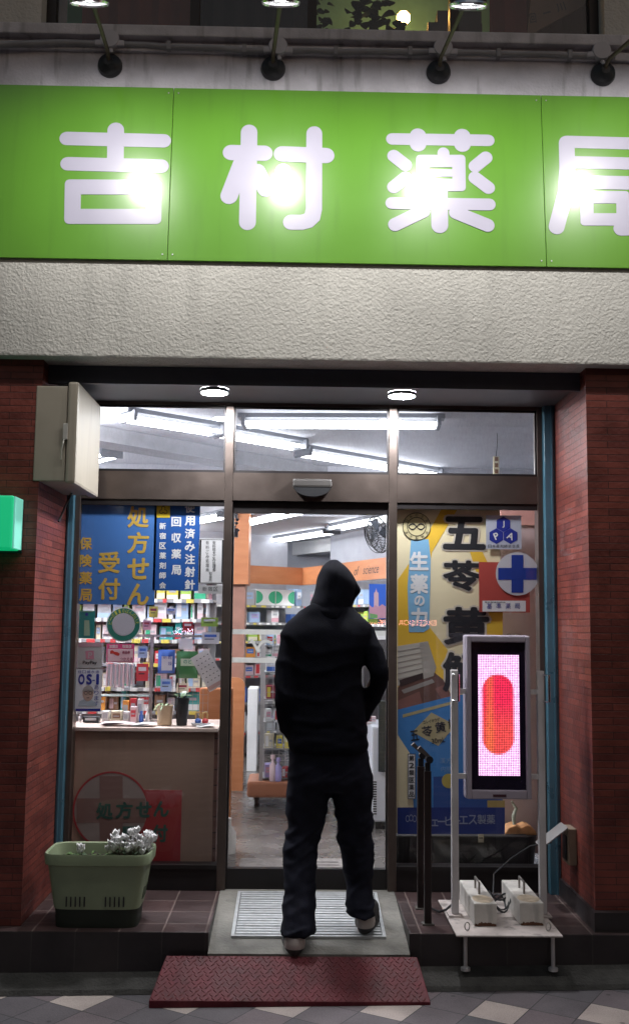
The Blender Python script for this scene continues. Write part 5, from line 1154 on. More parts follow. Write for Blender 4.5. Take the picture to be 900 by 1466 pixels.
GP = [['white', 'brown', 'cream', 'orange'], ['pale pink', 'maroon', 'white', 'cream'], ['white', 'cream', 'brown', 'pale pink', 'red'], ['pale pink', 'white', 'white', 'cream'], ['white', 'pale blue', 'white', 'lime', 'grey', 'green'], ['cream', 'yellow', 'white', 'grey', 'lime'], ['white', 'pale blue', 'cream']]
A = Vector((-1.78, YW))
for k_, z in enumerate(gz_): fill(A, dX, nX, .0, 1.20, z, .135, GP[k_]*2+['white', 'teal'], NM[k_]+' shelf behind left window', 'packets on the window shelving', PALE, wmin=.035, wmax=.10, gap=.06, front=.01); fill(A, dX, nX, .0, 1.20, z, .15, GP[(k_+3) % 7]+['pink'], 'back row '+NM[k_]+' window shelf', 'packets behind the front row', PALE, wmin=.05, wmax=.12, gap=.1, front=.15)
# side: hanging wire rack post
YH = .58; za = aY(217, 1032, YH).z
t = thing('wire_rack', 'grey wire hanging rack standing on the window counter', 'rack', (aY(217, 1032, YH).x, YH, za))
rk = pm('rack_grey', (.34, .31, .31), .45, metal=.3); mb = MB(); x = aY(217, 950, YH).x; zt = aY(217, 912, YH).z; mb.box(x-.010, x+.010, YH-.01, YH+.01, za-.002, zt); mb.build('post', rk, t)
mb = MB(); x0, x1 = aY(148, 913, YH).x, aY(300, 913, YH).x; mb.box(x0, x1, YH-.008, YH+.008, zt, zt+.016); mb.build('rail', rk, t)
mb = MB()
for i in range(22): xx = x0+(x1-x0)*i/21; mb.box(xx-.001, xx+.001, YH-.001, YH+.001, za+.05, zt)
for i in range(9): z = za+.06+(zt-za-.06)*i/9; mb.box(x0, x1, YH-.0025, YH-.0012, z-.001, z+.001)
mb.build('wire_grid', rk, t)
z = aY(180, 994, YH).z; mb = MB(); mb.box(x0, x, YH-.12, YH-.005, z-.006, z); mb.build('glass_shelf', pm('shelf_glass', (.35, .42, .40), .2), t)
# hanging packets
YK = YH-.03
mb = MB(); a, b_ = aY(153, 950, YK), aY(193, 986, YK); n = 14
for i in range(n):
    xx = a.x+(b_.x-a.x)*i/n; w = (b_.x-a.x)/n; mb.box(xx+.001, xx+w-.001, YK-.02+.012*rnd.random(), YK, b_.z+.03*rnd.random(), a.z, i % 2)
tag(mb.build('striped_packets', [gm('pale pink'), gm('grey')]), 'pink and grey striped packets hanging below the voucher sticker', 'packets')
def packet(px0, py0, px1, py1, c1, c2, label, lines):
    a, b_ = aY(px0, py0, YK), aY(px1, py1, YK); mb = MB(); n = 10; xm, zm = (a.x+b_.x)/2, (a.z+b_.z)/2; vs = []; fs = []
    for j in range(n+1):
        for i in range(n+1):
            u, v = i/n, j/n; bulge = .016*math.sin(math.pi*u)**.6*math.sin(math.pi*v)**.6; vs.append((a.x+(b_.x-a.x)*u, YK-.002-bulge-.002*noise.noise((u*6, v*6, px0)), b_.z+(a.z-b_.z)*v))
    for j in range(n):
        for i in range(n): q = j*(n+1)+i; fs.append((q, q+1, q+n+2, q+n+1))
    mb.add(vs, fs); mb.box(a.x, b_.x, YK-.002, YK-.001, b_.z, a.z)
    o = tag(mb.build('packet', c1, smooth=True), label, 'packet')
    sheet(px0+(px1-px0)*.2, py0+(py1-py0)*.28, px1-(px1-px0)*.15, py1-(py1-py0)*(.12 if lines else .45), YK-.021, 'label', c2, o, t=.002)
    return o
o = packet(227, 930, 250, 964, gm('blue'), gm('white'), 'blue packet with a white front hanging on the wire rack', 1)
lettering(column('乾燥', 243.5, 941, 950, 5.5)+column('剤', 236, 941, 950, 5)[:1], YK-.0225, pnavy, o, off=.01)
o = packet(253, 932, 283, 971, pm('packet_green', (.04, .15, .05), .35), pm('packet_mint', (.50, .56, .40), .5), 'dark green packet with a pale oval hanging beside the blue one', 0)
lettering([('のど', 269, 947, 12, 6)], YK-.0225, pgreen, o, off=.02)
poster('price_card', 'small white printed card above the green packet', 'card', 256, 914, 276, 930, pwhite, Y=YK-.03)
# tilted calendar
t = thing('calendar', 'white calendar hung askew beside the left mullion', 'calendar', (0, 0, 0)); YC = .34
c = aY(297, 957, YC); t.location = c; t['_w'] = tuple(c); ang = R(31); ca, sa = math.cos(ang), math.sin(ang)
def cal(x0, x1, z0, z1, y, mb): return mb.add([(c.x+(x*ca-z*sa), yy, c.z+(x*sa+z*ca)) for yy in (y, y+.0012) for x, z in ((x0, z0), (x1, z0), (x1, z1), (x0, z1))], [(0, 1, 2, 3), (7, 6, 5, 4), (0, 4, 5, 1), (1, 5, 6, 2), (2, 6, 7, 3), (3, 7, 4, 0)])
mb = MB(); cal(-.056, .056, -.125, .10, YC, mb); mb.build('sheet', pm('calendar_paper', (.66, .62, .60), .7), t)
mb = MB(); cal(-.054, .054, -.118, -.095, YC-.0022, mb); mb.build('foot_strip', pm('calendar_pink', (.5, .33, .30), .7), t)
mb = MB()
for j in range(6):
    for i in range(4): x, z = -.036+.024*i+.006*(j % 2), -.07+.028*j; cal(x-.004, x+.004, z-.002, z+.0025, YC-.0022, mb)
mb.build('dates', pblack, t)
# notices and blister cards hanging among the stock
POP = [(214, 868, 226, 884, 'yellow', 'small yellow notice card above the white rack rail'), (238, 870, 252, 880, 'white', 'white notice card left of the lime carton row'), (262, 890, 276, 905, 'red', 'red notice card hanging above the white price card'), (288, 884, 312, 897, 'lime', 'lime green carton notice near the left mullion'), (205, 888, 216, 902, 'pink', 'pink notice card right of the round sticker'), (289, 905, 314, 922, 'white', 'white notice beside the askew calendar top'), (196, 950, 212, 975, 'red', 'red blister card hanging right of the striped packets'), (230, 972, 246, 990, 'pale blue', 'pale blue blister card below the blue packet'), (253, 978, 270, 992, 'cream', 'cream blister card below the green packet'), (198, 925, 211, 942, 'pale blue', 'pale blue blister card right of the voucher sticker')]
for a0, b0, a1, b1, c_, lb in POP:
    o = sheet(a0, b0, a1, b1, YH-.05+.004*(a0 % 7), 'notice_card', gm(c_), t=.003); tag(o, lb, 'card', 'notices hanging in the left window')
    yy = YH-.05+.004*(a0 % 7)-.0012; h_ = b1-b0; w_ = a1-a0
    flat([(a0+w_*.15, b0+h_*.2), (a1-w_*.15, b0+h_*.2), (a1-w_*.15, b0+h_*.42), (a0+w_*.15, b0+h_*.42)], yy, 'heading_bar', gm('maroon' if c_ in ('pink', 'cream', 'yellow') else ('white' if c_ in ('red', 'lime') else 'blue')), o)
    flat([(a0+w_*.15, b0+h_*.55), (a1-w_*.3, b0+h_*.55), (a1-w_*.3, b0+h_*.62), (a0+w_*.15, b0+h_*.62)], yy, 'text_bar', gm('black'), o)
# things on the counter
zc = z1c = None
zc = aY(200, 1046, .13).z+.022
def pot(px0, px1, pyb, pyt, mat, taper, name, label, y):
    a, b_ = aY(px0, pyb, y), aY(px1, pyt, y); cx_ = (a.x+b_.x)/2; r1 = (b_.x-a.x)/2; h = b_.z-a.z
    t = thing(name, label, 'potted plant', (cx_, y, zc)); mb = MB(); pr = [(r1*taper, 0)]+[(r1*(taper+(1-taper)*i/8)*(1+.012*(i % 2)), h*i/8) for i in range(1, 9)]+[(r1*.86, h), (r1*.84, h*.85), (0, h*.85)]
    mb.lathe((cx_, y, zc), pr, 24, cap=False); mb.build('pot', mat, t, smooth=True, sharp=25); return t, cx_, zc+h
t, x, z = pot(224, 248, 1040, 1012, pm('pot_tan', (.42, .30, .19), .55), .88, 'potted_plant', 'tan ribbed pot with drooping leaves on the window counter', .24)
mb = MB()
for i in range(16): a_ = rnd.uniform(0, 6.28); leaf(mb, (x+.01*math.cos(a_), .24, z-.01), (math.cos(a_), .5*math.sin(a_), rnd.uniform(.4, 1.6)), rnd.uniform(.05, .11), .008, .9)
mb.build('leaves', pm('leaf_olive', (.14, .20, .07), .5, var=.4), t, smooth=True, recalc=False)
t, x, z = pot(250, 271, 1040, 1002, black_pl, .74, 'potted_plant', 'tall black pot with broad leaves and a thin stalk on the window counter', .24)
mb = MB()
for a_, e in ((.4, .7), (1.3, 1.3), (2.6, .6), (5.4, .5), (3.6, .9)): leaf(mb, (x, .24, z), (math.cos(a_), .4*math.sin(a_), e), .075, .022, .4)
mb.build('leaves', pm('leaf_green', (.09, .17, .06), .45, var=.3), t, smooth=True, recalc=False)
mb = MB(); mb.tube([(x-.02, .24, z-.01), (x-.024, .24, z+.08), (x-.028, .24, z+.16)], .0025, 6); mb.build('stalk', stem_m, t)
p = aY(288, 1040, .22); t = thing('ornament', 'small red and gold ornament on a grey dish beside the black pot', 'ornament', (p.x, .22, zc))
mb = MB(); mb.loft([(p.x, .22, zc, .05, .04), (p.x, .22, zc+.014, .058, .046)], 24); mb.build('dish', pm('dish_grey', (.5, .5, .5), .4), t, smooth=True)
for sx, m_ in ((-.018, gm('blue')), (.022, gm('red'))):
    mb = MB(); mb.lathe((p.x+sx, .22, zc+.0145), [(.016, 0), (.019, .014), (.012, .024), (0, .027)], 14); mb.build('base', m_, t, smooth=True)
    mb = MB(); mb.tube([(p.x+sx-.016, .22, zc+.035), (p.x+sx-.014, .22, zc+.07), (p.x+sx+.006, .22, zc+.075), (p.x+sx+.013, .22, zc+.06), (p.x+sx+.008, .22, zc+.035)], .005, 8); mb.build('loop', pm('gold_loop', (.55, .38, .15), .3, metal=.5), t, smooth=True)
def papers(px0, px1, y, label, c, nm='leaflets', n=3):
    a, b_ = aY(px0, 1042, y), aY(px1, 1042, y); mb = MB()
    for i in range(n):
        vs = []; fs = []; m_ = 8; an = rnd.uniform(-.12, .12); L_ = (b_.x-a.x)
        for j in range(m_+1):
            u = j/m_-.5; zz = zc+.003+.004*i+.004*math.sin(u*5+i)+.004
            for v in (-.06, .06): vs.append(((a.x+b_.x)/2+u*L_*math.cos(an)-v*math.sin(an), y+v*.9+u*L_*math.sin(an), zz))
        for j in range(m_): fs.append((2*j, 2*j+2, 2*j+3, 2*j+1))
        mb.add(vs, fs, i % 2)
    tag(mb.build(nm, c, recalc=False), label, 'leaflets')
papers(146, 192, .20, 'pink and white leaflets on the counter edge below the voucher sticker', [gm('pale pink'), gm('white')])
papers(190, 222, .19, 'white leaflets on the counter edge left of the tan pot', [paper, paper], n=2)
papers(282, 306, .17, 'white sheet of paper at the right end of the counter', [paper, paper], n=1)
CI = [(112, 118, 1023, 'white', 'white bottle at the left end of the window counter', 'bottle'), (120, 143, 1029, 'black', 'low black box below the OS-1 poster', 'box'), (147, 157, 1018, 'white', 'white carton on the counter left of the picture stand', 'box'), (160, 176, 1018, 'cream', 'cream picture stand on the counter below the striped packets', 'box'), (177, 186, 1019, 'white', 'white and black carton on the counter beside the picture stand', 'box'), (187, 197, 1012, 'pale pink', 'pale pink carton on the counter left of the blue bottle', 'box'), (199, 206, 1018, 'blue', 'blue bottle on the window counter', 'bottle'), (208, 214, 1014, 'white', 'white bottle against the rack post', 'bottle')]
CI += [(176, 186, 1003, 'orange', 'orange carton standing behind the picture stand', 'box'), (187, 196, 1000, 'red', 'red carton behind the blue bottle on the counter', 'box'), (197, 205, 1001, 'white', 'tall white carton behind the blue bottle', 'box')]
for qi, (px0, px1, pyt, c_, lb, cat) in enumerate(CI):
    y = .36 if qi < 8 else .45; a, b_ = aY(px0, 1040, y), aY(px1, pyt, y); h = max(.03, b_.z-zc); w = (b_.x-a.x)/2
    if cat == 'box': carton(((a.x+b_.x)/2, y), (1, 0), w, .03, zc+.001, h, c_, 'brown' if c_ == 'cream' else ('red' if 'pink' in c_ else ('grey' if c_ == 'black' else 'black')), lb, None, style=0) if False else tag(carton(((a.x+b_.x)/2, y), (1, 0), w, .03, zc+.001, h, c_, 'brown' if c_ == 'cream' else ('red' if 'pink' in c_ else 'grey'), lb, 'goods on the window counter'), lb, 'box', 'goods on the window counter')
    else:
        mb = MB(); mb.lathe(((a.x+b_.x)/2, y, zc+.001), [(w, 0), (w, h*.6), (w*.5, h*.72), (w*.5, h*.8), (w*.62, h*.81), (w*.62, h), (0, h)], 16); tag(mb.build('bottle', gm(c_), smooth=True), lb, 'bottle', 'goods on the window counter')
# orange desk behind
mb = MB(); mb.box(aY(286, 985, 1.0).x, -.40, 1.0, 1.06, ZF, aY(300, 985, 1.0).z, b=.01); tag(mb.build('orange_desk', orange_w), 'orange wooden desk front behind the potted plants', 'desk')

# ================================================================== UPSTAIRS WINDOW CONTENTS
def z_at(px, py, Y): return aY(px, py, Y).z
p = aY(577, 26, .3); t = thing('globe_lamp', 'warm glowing globe lamp beside the dark plant in the upstairs window', 'lamp', (p.x, .3, p.z-.05))
mb = MB(); mb.lathe((p.x, .3, p.z), [(0, -.042), (.024, -.035), (.040, -.015), (.040, .015), (.024, .035), (0, .042)], 20); mb.build('globe', em('warm_globe', (1, .50, .12), 70), t, smooth=True)
mb = MB(); mb.lathe((p.x, .3, 4.70), [(.05, 0), (.012, .01), (.012, p.z-4.70-.045), (.025, p.z-4.70-.04)], 16); mb.build('stand', black_pl, t, smooth=True)
darkleaf = pm('dark_leaf', (.015, .035, .015), .5, var=.4)
def bush(px0, px1, py, Y, n, label, ll=.12):
    a, b_ = aY(px0, py, Y), aY(px1, py, Y); mb = MB()
    for i in range(n):
        x = rnd.uniform(a.x, b_.x); a_ = rnd.uniform(0, 6.28); leaf(mb, (x, Y+rnd.uniform(-.08, .08), b_.z+rnd.uniform(-.16, .13)-.1*abs((x-(a.x+b_.x)/2)/(b_.x-a.x))), (math.cos(a_), .6*math.sin(a_), rnd.uniform(.1, 1.4)), rnd.uniform(.6, 1)*ll, ll*.32, .7)
    t = thing('house_plant', label, 'plant', ((a.x+b_.x)/2, Y, 4.70)); mb.build('leaves', darkleaf, t, smooth=True, recalc=False)
    mb = MB(); xm = (a.x+b_.x)/2; mb.lathe((xm, Y, 4.70), [(.06, 0), (.08, .12)], 16); mb.tube([(xm, Y, 4.8), (xm+.02, Y, 5.0), (xm-.02, Y, b_.z)], .008, 6); mb.build('pot', black_pl, t, smooth=True)
bush(500, 572, 20, -.02, 46, 'dark broad leaved plant in front of the glowing lamp upstairs', .11); bush(432, 470, 20, .05, 60, 'dim green climbing plant left of the broad leaved one upstairs', .07)
mb = MB(); a, b_ = aY(612, 40, .2), aY(690, 40, .2); mb.box(a.x, b_.x, .2, .5, 4.701, z_at(612, 31, .2)); mb.box(a.x+.06, b_.x, .22, .5, z_at(612, 31, .2), z_at(612, 31, .2)+.09); tag(mb.build('dark_crates', black_pl, bevel=.006), 'dark stepped crates right of the lamp upstairs', 'crates')
def curtain(px0, px1, Y, col, label, name='curtain'):
    a, b_ = aY(px0, 20, Y).x, aY(px1, 20, Y).x; n = max(6, int((b_-a)/.02)); vs = []; fs = []
    for i in range(n+1):
        x = a+(b_-a)*i/n; y = Y+.018*math.sin(i*1.1)
        vs += [(x, y, 4.72), (x, y, 6.9)]
    for i in range(n): fs.append((2*i, 2*i+2, 2*i+3, 2*i+1))
    mb = MB(); mb.add(vs, fs); tag(mb.build(name, pm('cloth_'+name+str(px0), col, .9), recalc=False, smooth=True), label, 'curtain')
curtain(33, 96, -.28, (.20, .19, .19), 'grey curtain at the left end of the upstairs window'); curtain(118, 285, -.24, (.13, .042, .03), 'reddish brown curtain left of the second spotlight upstairs'); curtain(286, 440, -.05, (.012, .012, .02), 'nearly black sheet for the unlit middle of the upstairs room'); curtain(700, 752, -.22, (.10, .02, .02), 'dark red curtain strip right of the third spotlight'); curtain(753, 892, .0, (.055, .012, .012), 'deep red cloth behind the dim notice upstairs')  # the nearly black sheet paints in the dark of the unlit room
t = thing('notice_board', 'dim brown notice leaning in the upstairs window with dark marks', 'notice', (aY(800, 20, -.2).x, -.2, 4.72))
mb = MB(); q = [(754, 52), (760, -4), (850, -30), (835, 8)]; mb.prism([G(x, y, -.2) for x, y in q], -.2, -.19); mb.build('panel', pm('notice_brown', (.15, .10, .07), .7), t)
lettering([('回', 762, 26, 10, 16, .15), ('ー', 782, 18, 12, 3, .3), ('川', 802, 10, 14, 14, .3)], -.202, pblack, t)

# ================================================================== ACROSS THE STREET (seen only as reflections in the glass)
YO = -15.5
mb = MB(); mb.box(-16, 16, YO-6, YO, -.5, 9); ob = tag(mb.build('street_building', pm('dark_facade', (.06, .055, .06), .8)), 'dark building across the street mirrored in the shop glass', 'building')
def mirrored(px, py, yr): # point on the far side of the street whose mirror image in the glass shows at this pixel
    return aY(px, py, -yr+.07)
def street_text(t_, px, py, hpx, mat, name, label):
    p = mirrored(px, py, YO+.3); k = (-YO+D)/F; vs, fs, asp = glyph(t_); h = hpx*k; w = h*asp
    mb = MB(); mb.add([(p.x-x*w*0+x*w*-1, YO+.3, p.z+z*h) for x, z in vs], fs); mb.box(p.x-w/2-.1, p.x+w/2+.1, YO+.02, YO+.2, p.z-h*.8, p.z+h*.8, 1)
    tag(mb.build(name, [mat, black_pl], recalc=False), label, 'sign')
nr_ = em('neon_red', (1, .33, .22), 22); nw_ = em('neon_white', (.9, .75, 1), 26)
street_text('EXCELSIOR CAFE', 583, 891.5, 7.5, nr_, 'cafe_sign', 'red lit cafe sign across the street mirrored below the blue banner strip'); street_text('Tokyo', 537, 893, 9, nr_, 'city_sign', 'red lit Tokyo sign mirrored right of the hood')
street_text('McDo', 262, 904, 8, nw_, 'restaurant_sign', 'white lit sign across the street mirrored in the left window')

# ================================================================== PERSON
YPn = -.58
KP = (YPn+D)/F
def gp_(px, py, dy=0): p = aY(px, py, YPn); return Vector((p.x, YPn+dy, p.z))
def remesh(mb, vox, smooth_it=4, fn=None):
    me = bpy.data.meshes.new('tmp'); me.from_pydata([v[:] for v in mb.v], [], mb.f)
    bm = bmesh.new(); bm.from_mesh(me); bmesh.ops.recalc_face_normals(bm, faces=bm.faces[:]); bm.to_mesh(me); bm.free()
    o = bpy.data.objects.new('tmp', me); COL.objects.link(o)
    m = o.modifiers.new('r', 'REMESH'); m.mode = 'VOXEL'; m.voxel_size = vox; m.adaptivity = 0
    s = o.modifiers.new('s', 'SMOOTH'); s.factor = .5; s.iterations = smooth_it
    dg = bpy.context.evaluated_depsgraph_get(); me2 = bpy.data.meshes.new_from_object(o.evaluated_get(dg)); bpy.data.objects.remove(o)
    r = MB(); nrm = [v.normal.copy() for v in me2.vertices]; r.v = [v.co.copy() for v in me2.vertices]; r.f = [tuple(p.vertices) for p in me2.polygons]; r.m = [0]*len(r.f)
    if fn: r.v = [fn(v, n_) for v, n_ in zip(r.v, nrm)]
    bpy.data.meshes.remove(me2); return r
def limb(mb, pts, n=18):
    """pts: (position, radius) chain with round joints"""
    for (a, ra), (b_, rb) in zip(pts, pts[1:]):
        d = (b_-a); L_ = d.length; ax = d.normalized(); m = 6
        mb.lathe(a, [(0, -ra)]+[(ra*math.sin(R(90*i/m)), -ra*math.cos(R(90*i/m))) for i in range(1, m)]+[(ra+(rb-ra)*i/8, L_*i/8) for i in range(9)]+[(rb*math.cos(R(90*i/m)), L_+rb*math.sin(R(90*i/m))) for i in range(1, m)]+[(0, L_+rb)], n, ax, cap=False)
skin = pm('skin', (.42, .27, .20), .5, var=.06)
hood_c = pm('black_fleece', (.0046, .0048, .0088), .85, var=.25, vscale=30, bump=.25, bscale=240, spec=.09)
jean_c = pm('dark_trousers', (.0125, .013, .0215), .8, var=.35, vscale=12, bump=.2, bscale=260, spec=.10)
# --- body
mb = MB(); head = gp_(480, 849, .035)
mb.loft([(head.x+.0, head.y+dy, head.z+z, rx, ry) for z, rx, ry, dy in ((-.125, .025, .03, .05), (-.11, .046, .06, .035), (-.07, .062, .082, .02), (-.02, .066, .092, .006), (.03, .069, .098, 0), (.075, .062, .09, -.004), (.095, .05, .065, -.006), (.104, .02, .03, -.006))], 24)
mb.loft([(head.x+.004, head.y+.098, head.z-.025, .013, .02), (head.x+.004, head.y+.085, head.z+.02, .008, .016)], 10)      # nose
for sx in (-1, 1): mb.loft([(head.x+sx*.078, head.y-.005, head.z-.03, .008, .018), (head.x+sx*.082, head.y-.01, head.z+.0, .009, .022), (head.x+sx*.08, head.y-.008, head.z+.025, .007, .018)], 10)
mb.loft([(head.x+.003, head.y+.09, head.z-.066, .020, .010), (head.x+.003, head.y+.09, head.z-.056, .022, .011)], 12)        # lips
limb(mb, [(head+Vector((0, -.015, -.08)), .055), (gp_(474, 882, -.01), .06)])
shL, shR = gp_(417, 905), gp_(522, 904); chest = gp_(470, 930); hip = gp_(471, 1082)
mb.loft([(hip.x, YPn, hip.z-.06, .15, .10), (hip.x, YPn, hip.z+.04, .155, .105), (chest.x, YPn, (hip.z+chest.z)/2, .14, .095), (chest.x, YPn, chest.z-.05, .155, .105), (chest.x, YPn, chest.z+.03, .155, .10), (chest.x, YPn, chest.z+.08, .08, .07)], 28)
aL = [gp_(424, 916), gp_(408, 995, -.055), gp_(417, 1052, .06)]; aR = [gp_(513, 915), gp_(541, 960, -.045), gp_(520, 1022, .09)]
lL = [gp_(440, 1105), gp_(431, 1200, .01), gp_(426, 1312, -.13)]; lR = [gp_(504, 1105), gp_(509, 1205, .05), gp_(517, 1302, .02)]
for A_ in (aL, aR): limb(mb, [(A_[0], .042), (A_[1], .032), (A_[2], .025)])
for A_ in (lL, lR): limb(mb, [(A_[0], .078), (A_[1], .052), (A_[2], .036)]); limb(mb, [(A_[2], .034), (A_[2]+Vector((.005, .10, -.045)), .028), (A_[2]+Vector((.01, .16, -.055)), .02)])
for A_, sg in ((aL, 1), (aR, -1)):                                                           # hands: palm, four bent fingers, thumb
    w = A_[2]; d = (Vector((sg*.35, .75, -.55))).normalized(); s = d.cross(Vector((0, 0, 1))).normalized()*sg
    limb(mb, [(w, .024), (w+d*.035, .030), (w+d*.075, .029)])
    for i, ln in enumerate((.062, .072, .066, .05)):
        b0 = w+d*.08+s*(.027-.018*i); b1 = b0+d*ln*.55; b2 = b1+(d+Vector((0, 0, -.8))).normalized()*ln*.45; limb(mb, [(b0, .0085), (b1, .008), (b2, .007)], 10)
    b0 = w+d*.025+s*.025; limb(mb, [(b0, .011), (b0+(d+s*.9).normalized()*.04, .0095), (b0+(d+s*.5).normalized()*.07, .008)], 10)
r = remesh(mb, .008, 3)
person = r.build('person', skin, smooth=True, loc=(hip.x, YPn, rz(YPn)+.0), recalc=False)
tag(person, 'person seen from behind in a black hooded jacket and dark trousers with hands in pockets', 'person')
mb = MB()
for sx in (-.031, .037): mb.lathe((head.x+sx, head.y+.078, head.z+.012), [(0, -.011), (.008, -.008), (.011, 0), (.008, .008), (0, .011)], 12)
mb.build('eyes', pm('eye_white', (.6, .58, .55), .2), person, smooth=True)
mb = MB(); mb.loft([(head.x, head.y-.012, head.z-.05, .068, .088), (head.x+.003, head.y-.010, head.z+.03, .073, .098), (head.x+.004, head.y-.006, head.z+.075, .060, .085), (head.x+.004, head.y-.004, head.z+.10, .034, .05), (head.x, head.y-.01, head.z+.112, .01, .01)], 24); r = remesh(mb, .008, 2, lambda v, n_: v if v.y < head.y+.05 or v.z > head.z+.07 else v-n_*.02); r.build('hair', pm('hair_black', (.012, .010, .010), .6), person, smooth=True, recalc=False)
# --- hoodie: torso, sleeves
def ringpx(py, x0, x1, depth, dy=0):
    a, b_ = aY(x0, py, YPn), aY(x1, py, YPn); return ((a.x+b_.x)/2, YPn+dy, a.z, (b_.x-a.x)/2, depth)
mb = MB()
mb.loft([ringpx(1074, 415, 526, .150), ringpx(1066, 411, 528, .158), ringpx(1056, 412, 526, .150), ringpx(1040, 411, 524, .146), ringpx(1010, 413, 522, .142), ringpx(985, 413, 518, .140), ringpx(955, 410, 517, .140), ringpx(925, 407, 528, .140), ringpx(908, 404, 535, .132), ringpx(898, 406, 533, .122), ringpx(890, 411, 528, .108), ringpx(883, 420, 518, .095), ringpx(877, 428, 511, .09), ringpx(870, 438, 505, .085), ringpx(864, 446, 498, .075)], 40, pw=2.35)
limb(mb, [(gp_(421, 910), .066), (gp_(411, 950, -.03), .057), (gp_(409, 1000, -.06), .058), (gp_(411, 1022, -.03), .055), (gp_(421, 1052, .03), .048)])
limb(mb, [(gp_(517, 909), .066), (gp_(533, 936, -.03), .053), (gp_(542, 960, -.05), .047), (gp_(540, 982, -.01), .043), (gp_(526, 1012, .06), .045), (gp_(512, 1034, .11), .045)])
limb(mb, [(gp_(406, 1038, .0), .024), (gp_(411, 1046, .02), .026)])                    # cuff bulge at the left pocket
def folds(v, n_):
    p = Vector((v.x*5.2+1.3*v.z, v.y*5, v.z*9-3.2*v.x)); a = noise.noise(p)
    q = noise.noise(Vector((v.x*13+4*v.z, v.y*9, v.z*22+6*v.x)))
    w = 1-abs(noise.noise(Vector((v.x*4-3*v.z, v.y*4+7, v.z*7+2*v.x))))*2.2
    hem = max(0, 1-abs(v.z-zhem-.06)/.16)
    return v+n_*(.004*a+.002*q+.008*max(0, w)**2-.002+hem*.007*noise.noise(Vector((v.x*9, v.y*7, v.z*34))))
zhem = gp_(470, 1070).z
hood_t = remesh(mb, .0105, 5, folds).build('hoodie', hood_c, person, smooth=True, recalc=False, sharp=180)
# --- hood: leans and faces a little to the right
mb = MB(); fwd = Vector((.42, .9, 0)).normalized(); sd = Vector((fwd.y, -fwd.x, 0))
hp = [(886, 450, 498), (878, 443, 504), (869, 441, 505), (856, 446, 508), (845, 449.5, 511), (834.6, 452, 511.5), (824, 454.5, 507), (813, 459.5, 499), (806, 466, 490), (801.5, 473, 483)]
rg = []
for i, (py, x0, x1) in enumerate(hp):
    a, b_ = aY(x0, py, YPn), aY(x1, py, YPn); dep = [.108, .112, .112, .118, .122, .124, .115, .085, .05, .02][i]
    rg.append(((a.x+b_.x)/2, YPn+[.01, .012, .02, .03, .035, .035, .03, .02, .015, .01][i], a.z, (b_.x-a.x)/2, dep))
n = 44; vs = []
for cx_, cy_, cz_, rx, ry in rg:
    for k_ in range(n):
        t_ = R(62)+(2*math.pi-R(66))*k_/(n-1)         # open at the front right
        vs.append(Vector((cx_+rx*math.cos(t_), cy_+ry*math.sin(t_), cz_)))
fs = [(i*n+k_, i*n+k_+1, (i+1)*n+k_+1, (i+1)*n+k_) for i in range(len(rg)-1) for k_ in range(n-1)]; fs.append(tuple((len(rg)-1)*n+k_ for k_ in range(n)))
mb.add(vs, fs)
# tip of the opening pointing right beside the face
me = bpy.data.meshes.new('tmp'); me.from_pydata([v[:] for v in mb.v], [], mb.f); o = bpy.data.objects.new('tmp', me); COL.objects.link(o)
s = o.modifiers.new('s', 'SUBSURF'); s.levels = 2; s = o.modifiers.new('so', 'SOLIDIFY'); s.thickness = .008; s.offset = -1
dg = bpy.context.evaluated_depsgraph_get(); me2 = bpy.data.meshes.new_from_object(o.evaluated_get(dg)); bpy.data.objects.remove(o)
r = MB(); zt_, zb_ = rg[-1][2], rg[0][2]; tip = gp_(515, 846, .05)
def hoodshape(v, n_):
    a = noise.noise(Vector((v.x*9+2*v.z, v.y*9, v.z*6))); q = noise.noise(Vector((v.x*16+8*v.z, v.y*14, v.z*18)))
    seam = math.exp(-((v.x-rg[5][0]+.004)/.010)**2)*(v.y < YPn+.03)
    base = math.exp(-((v.z-rg[2][2])/.012)**2)
    vv = v+n_*(.004*a+.003*q+.0018*seam-.005*base)
    d2 = (Vector((v.x, v.z))-Vector((tip.x-.01, tip.z))).length
    if v.x > rg[4][0] and v.y > YPn-.01: vv.x += .022*math.exp(-(d2/.030)**2)
    return vv
r.v = [hoodshape(v.co, v.normal) for v in me2.vertices]; r.f = [tuple(p.vertices) for p in me2.polygons]; r.m = [0]*len(r.f)
r.build('hood', hood_c, hood_t, smooth=True, sharp=180)
# --- trousers
mb = MB(); n = 32
pel = [ringpx(1050, 420, 518, .115), ringpx(1075, 413, 527, .128), ringpx(1100, 412, 531, .132), ringpx(1118, 412, 532, .128), ringpx(1130, 420, 522, .10)]
mb.loft(pel, n, pw=2.4)
Lp = [(1108, 413, 474, .0, .105), (1130, 411.5, 470.5, .0, .104), (1165, 411.5, 465.5, .01, .096), (1182, 414.5, 460, .012, .088), (1202, 408.5, 454, .01, .088), (1226, 406, 452.6, -.005, .086), (1249, 407, 451, -.03, .084), (1272, 410, 448.5, -.055, .080), (1295, 408, 449, -.10, .078), (1312, 406.5, 448, -.125, .078), (1323, 406, 447, -.14, .078)]
Rp = [(1108, 472, 531.5, .0, .105), (1130, 477, 532.3, .01, .104), (1175, 483, 532, .04, .096), (1191, 484.5, 531.5, .05, .09), (1207, 487, 534, .055, .088), (1226, 489, 535, .055, .086), (1249, 493, 534, .055, .082), (1272, 497, 532, .055, .078), (1290, 496.5, 534, .035, .077), (1304, 499, 534, .02, .076), (1311, 501, 533, .012, .076)]
for P in (Lp, Rp): mb.loft([ringpx(py, x0-1.8, x1+1.8, dp, dy) for py, x0, x1, dy, dp in P][::-1], n, pw=2.2)
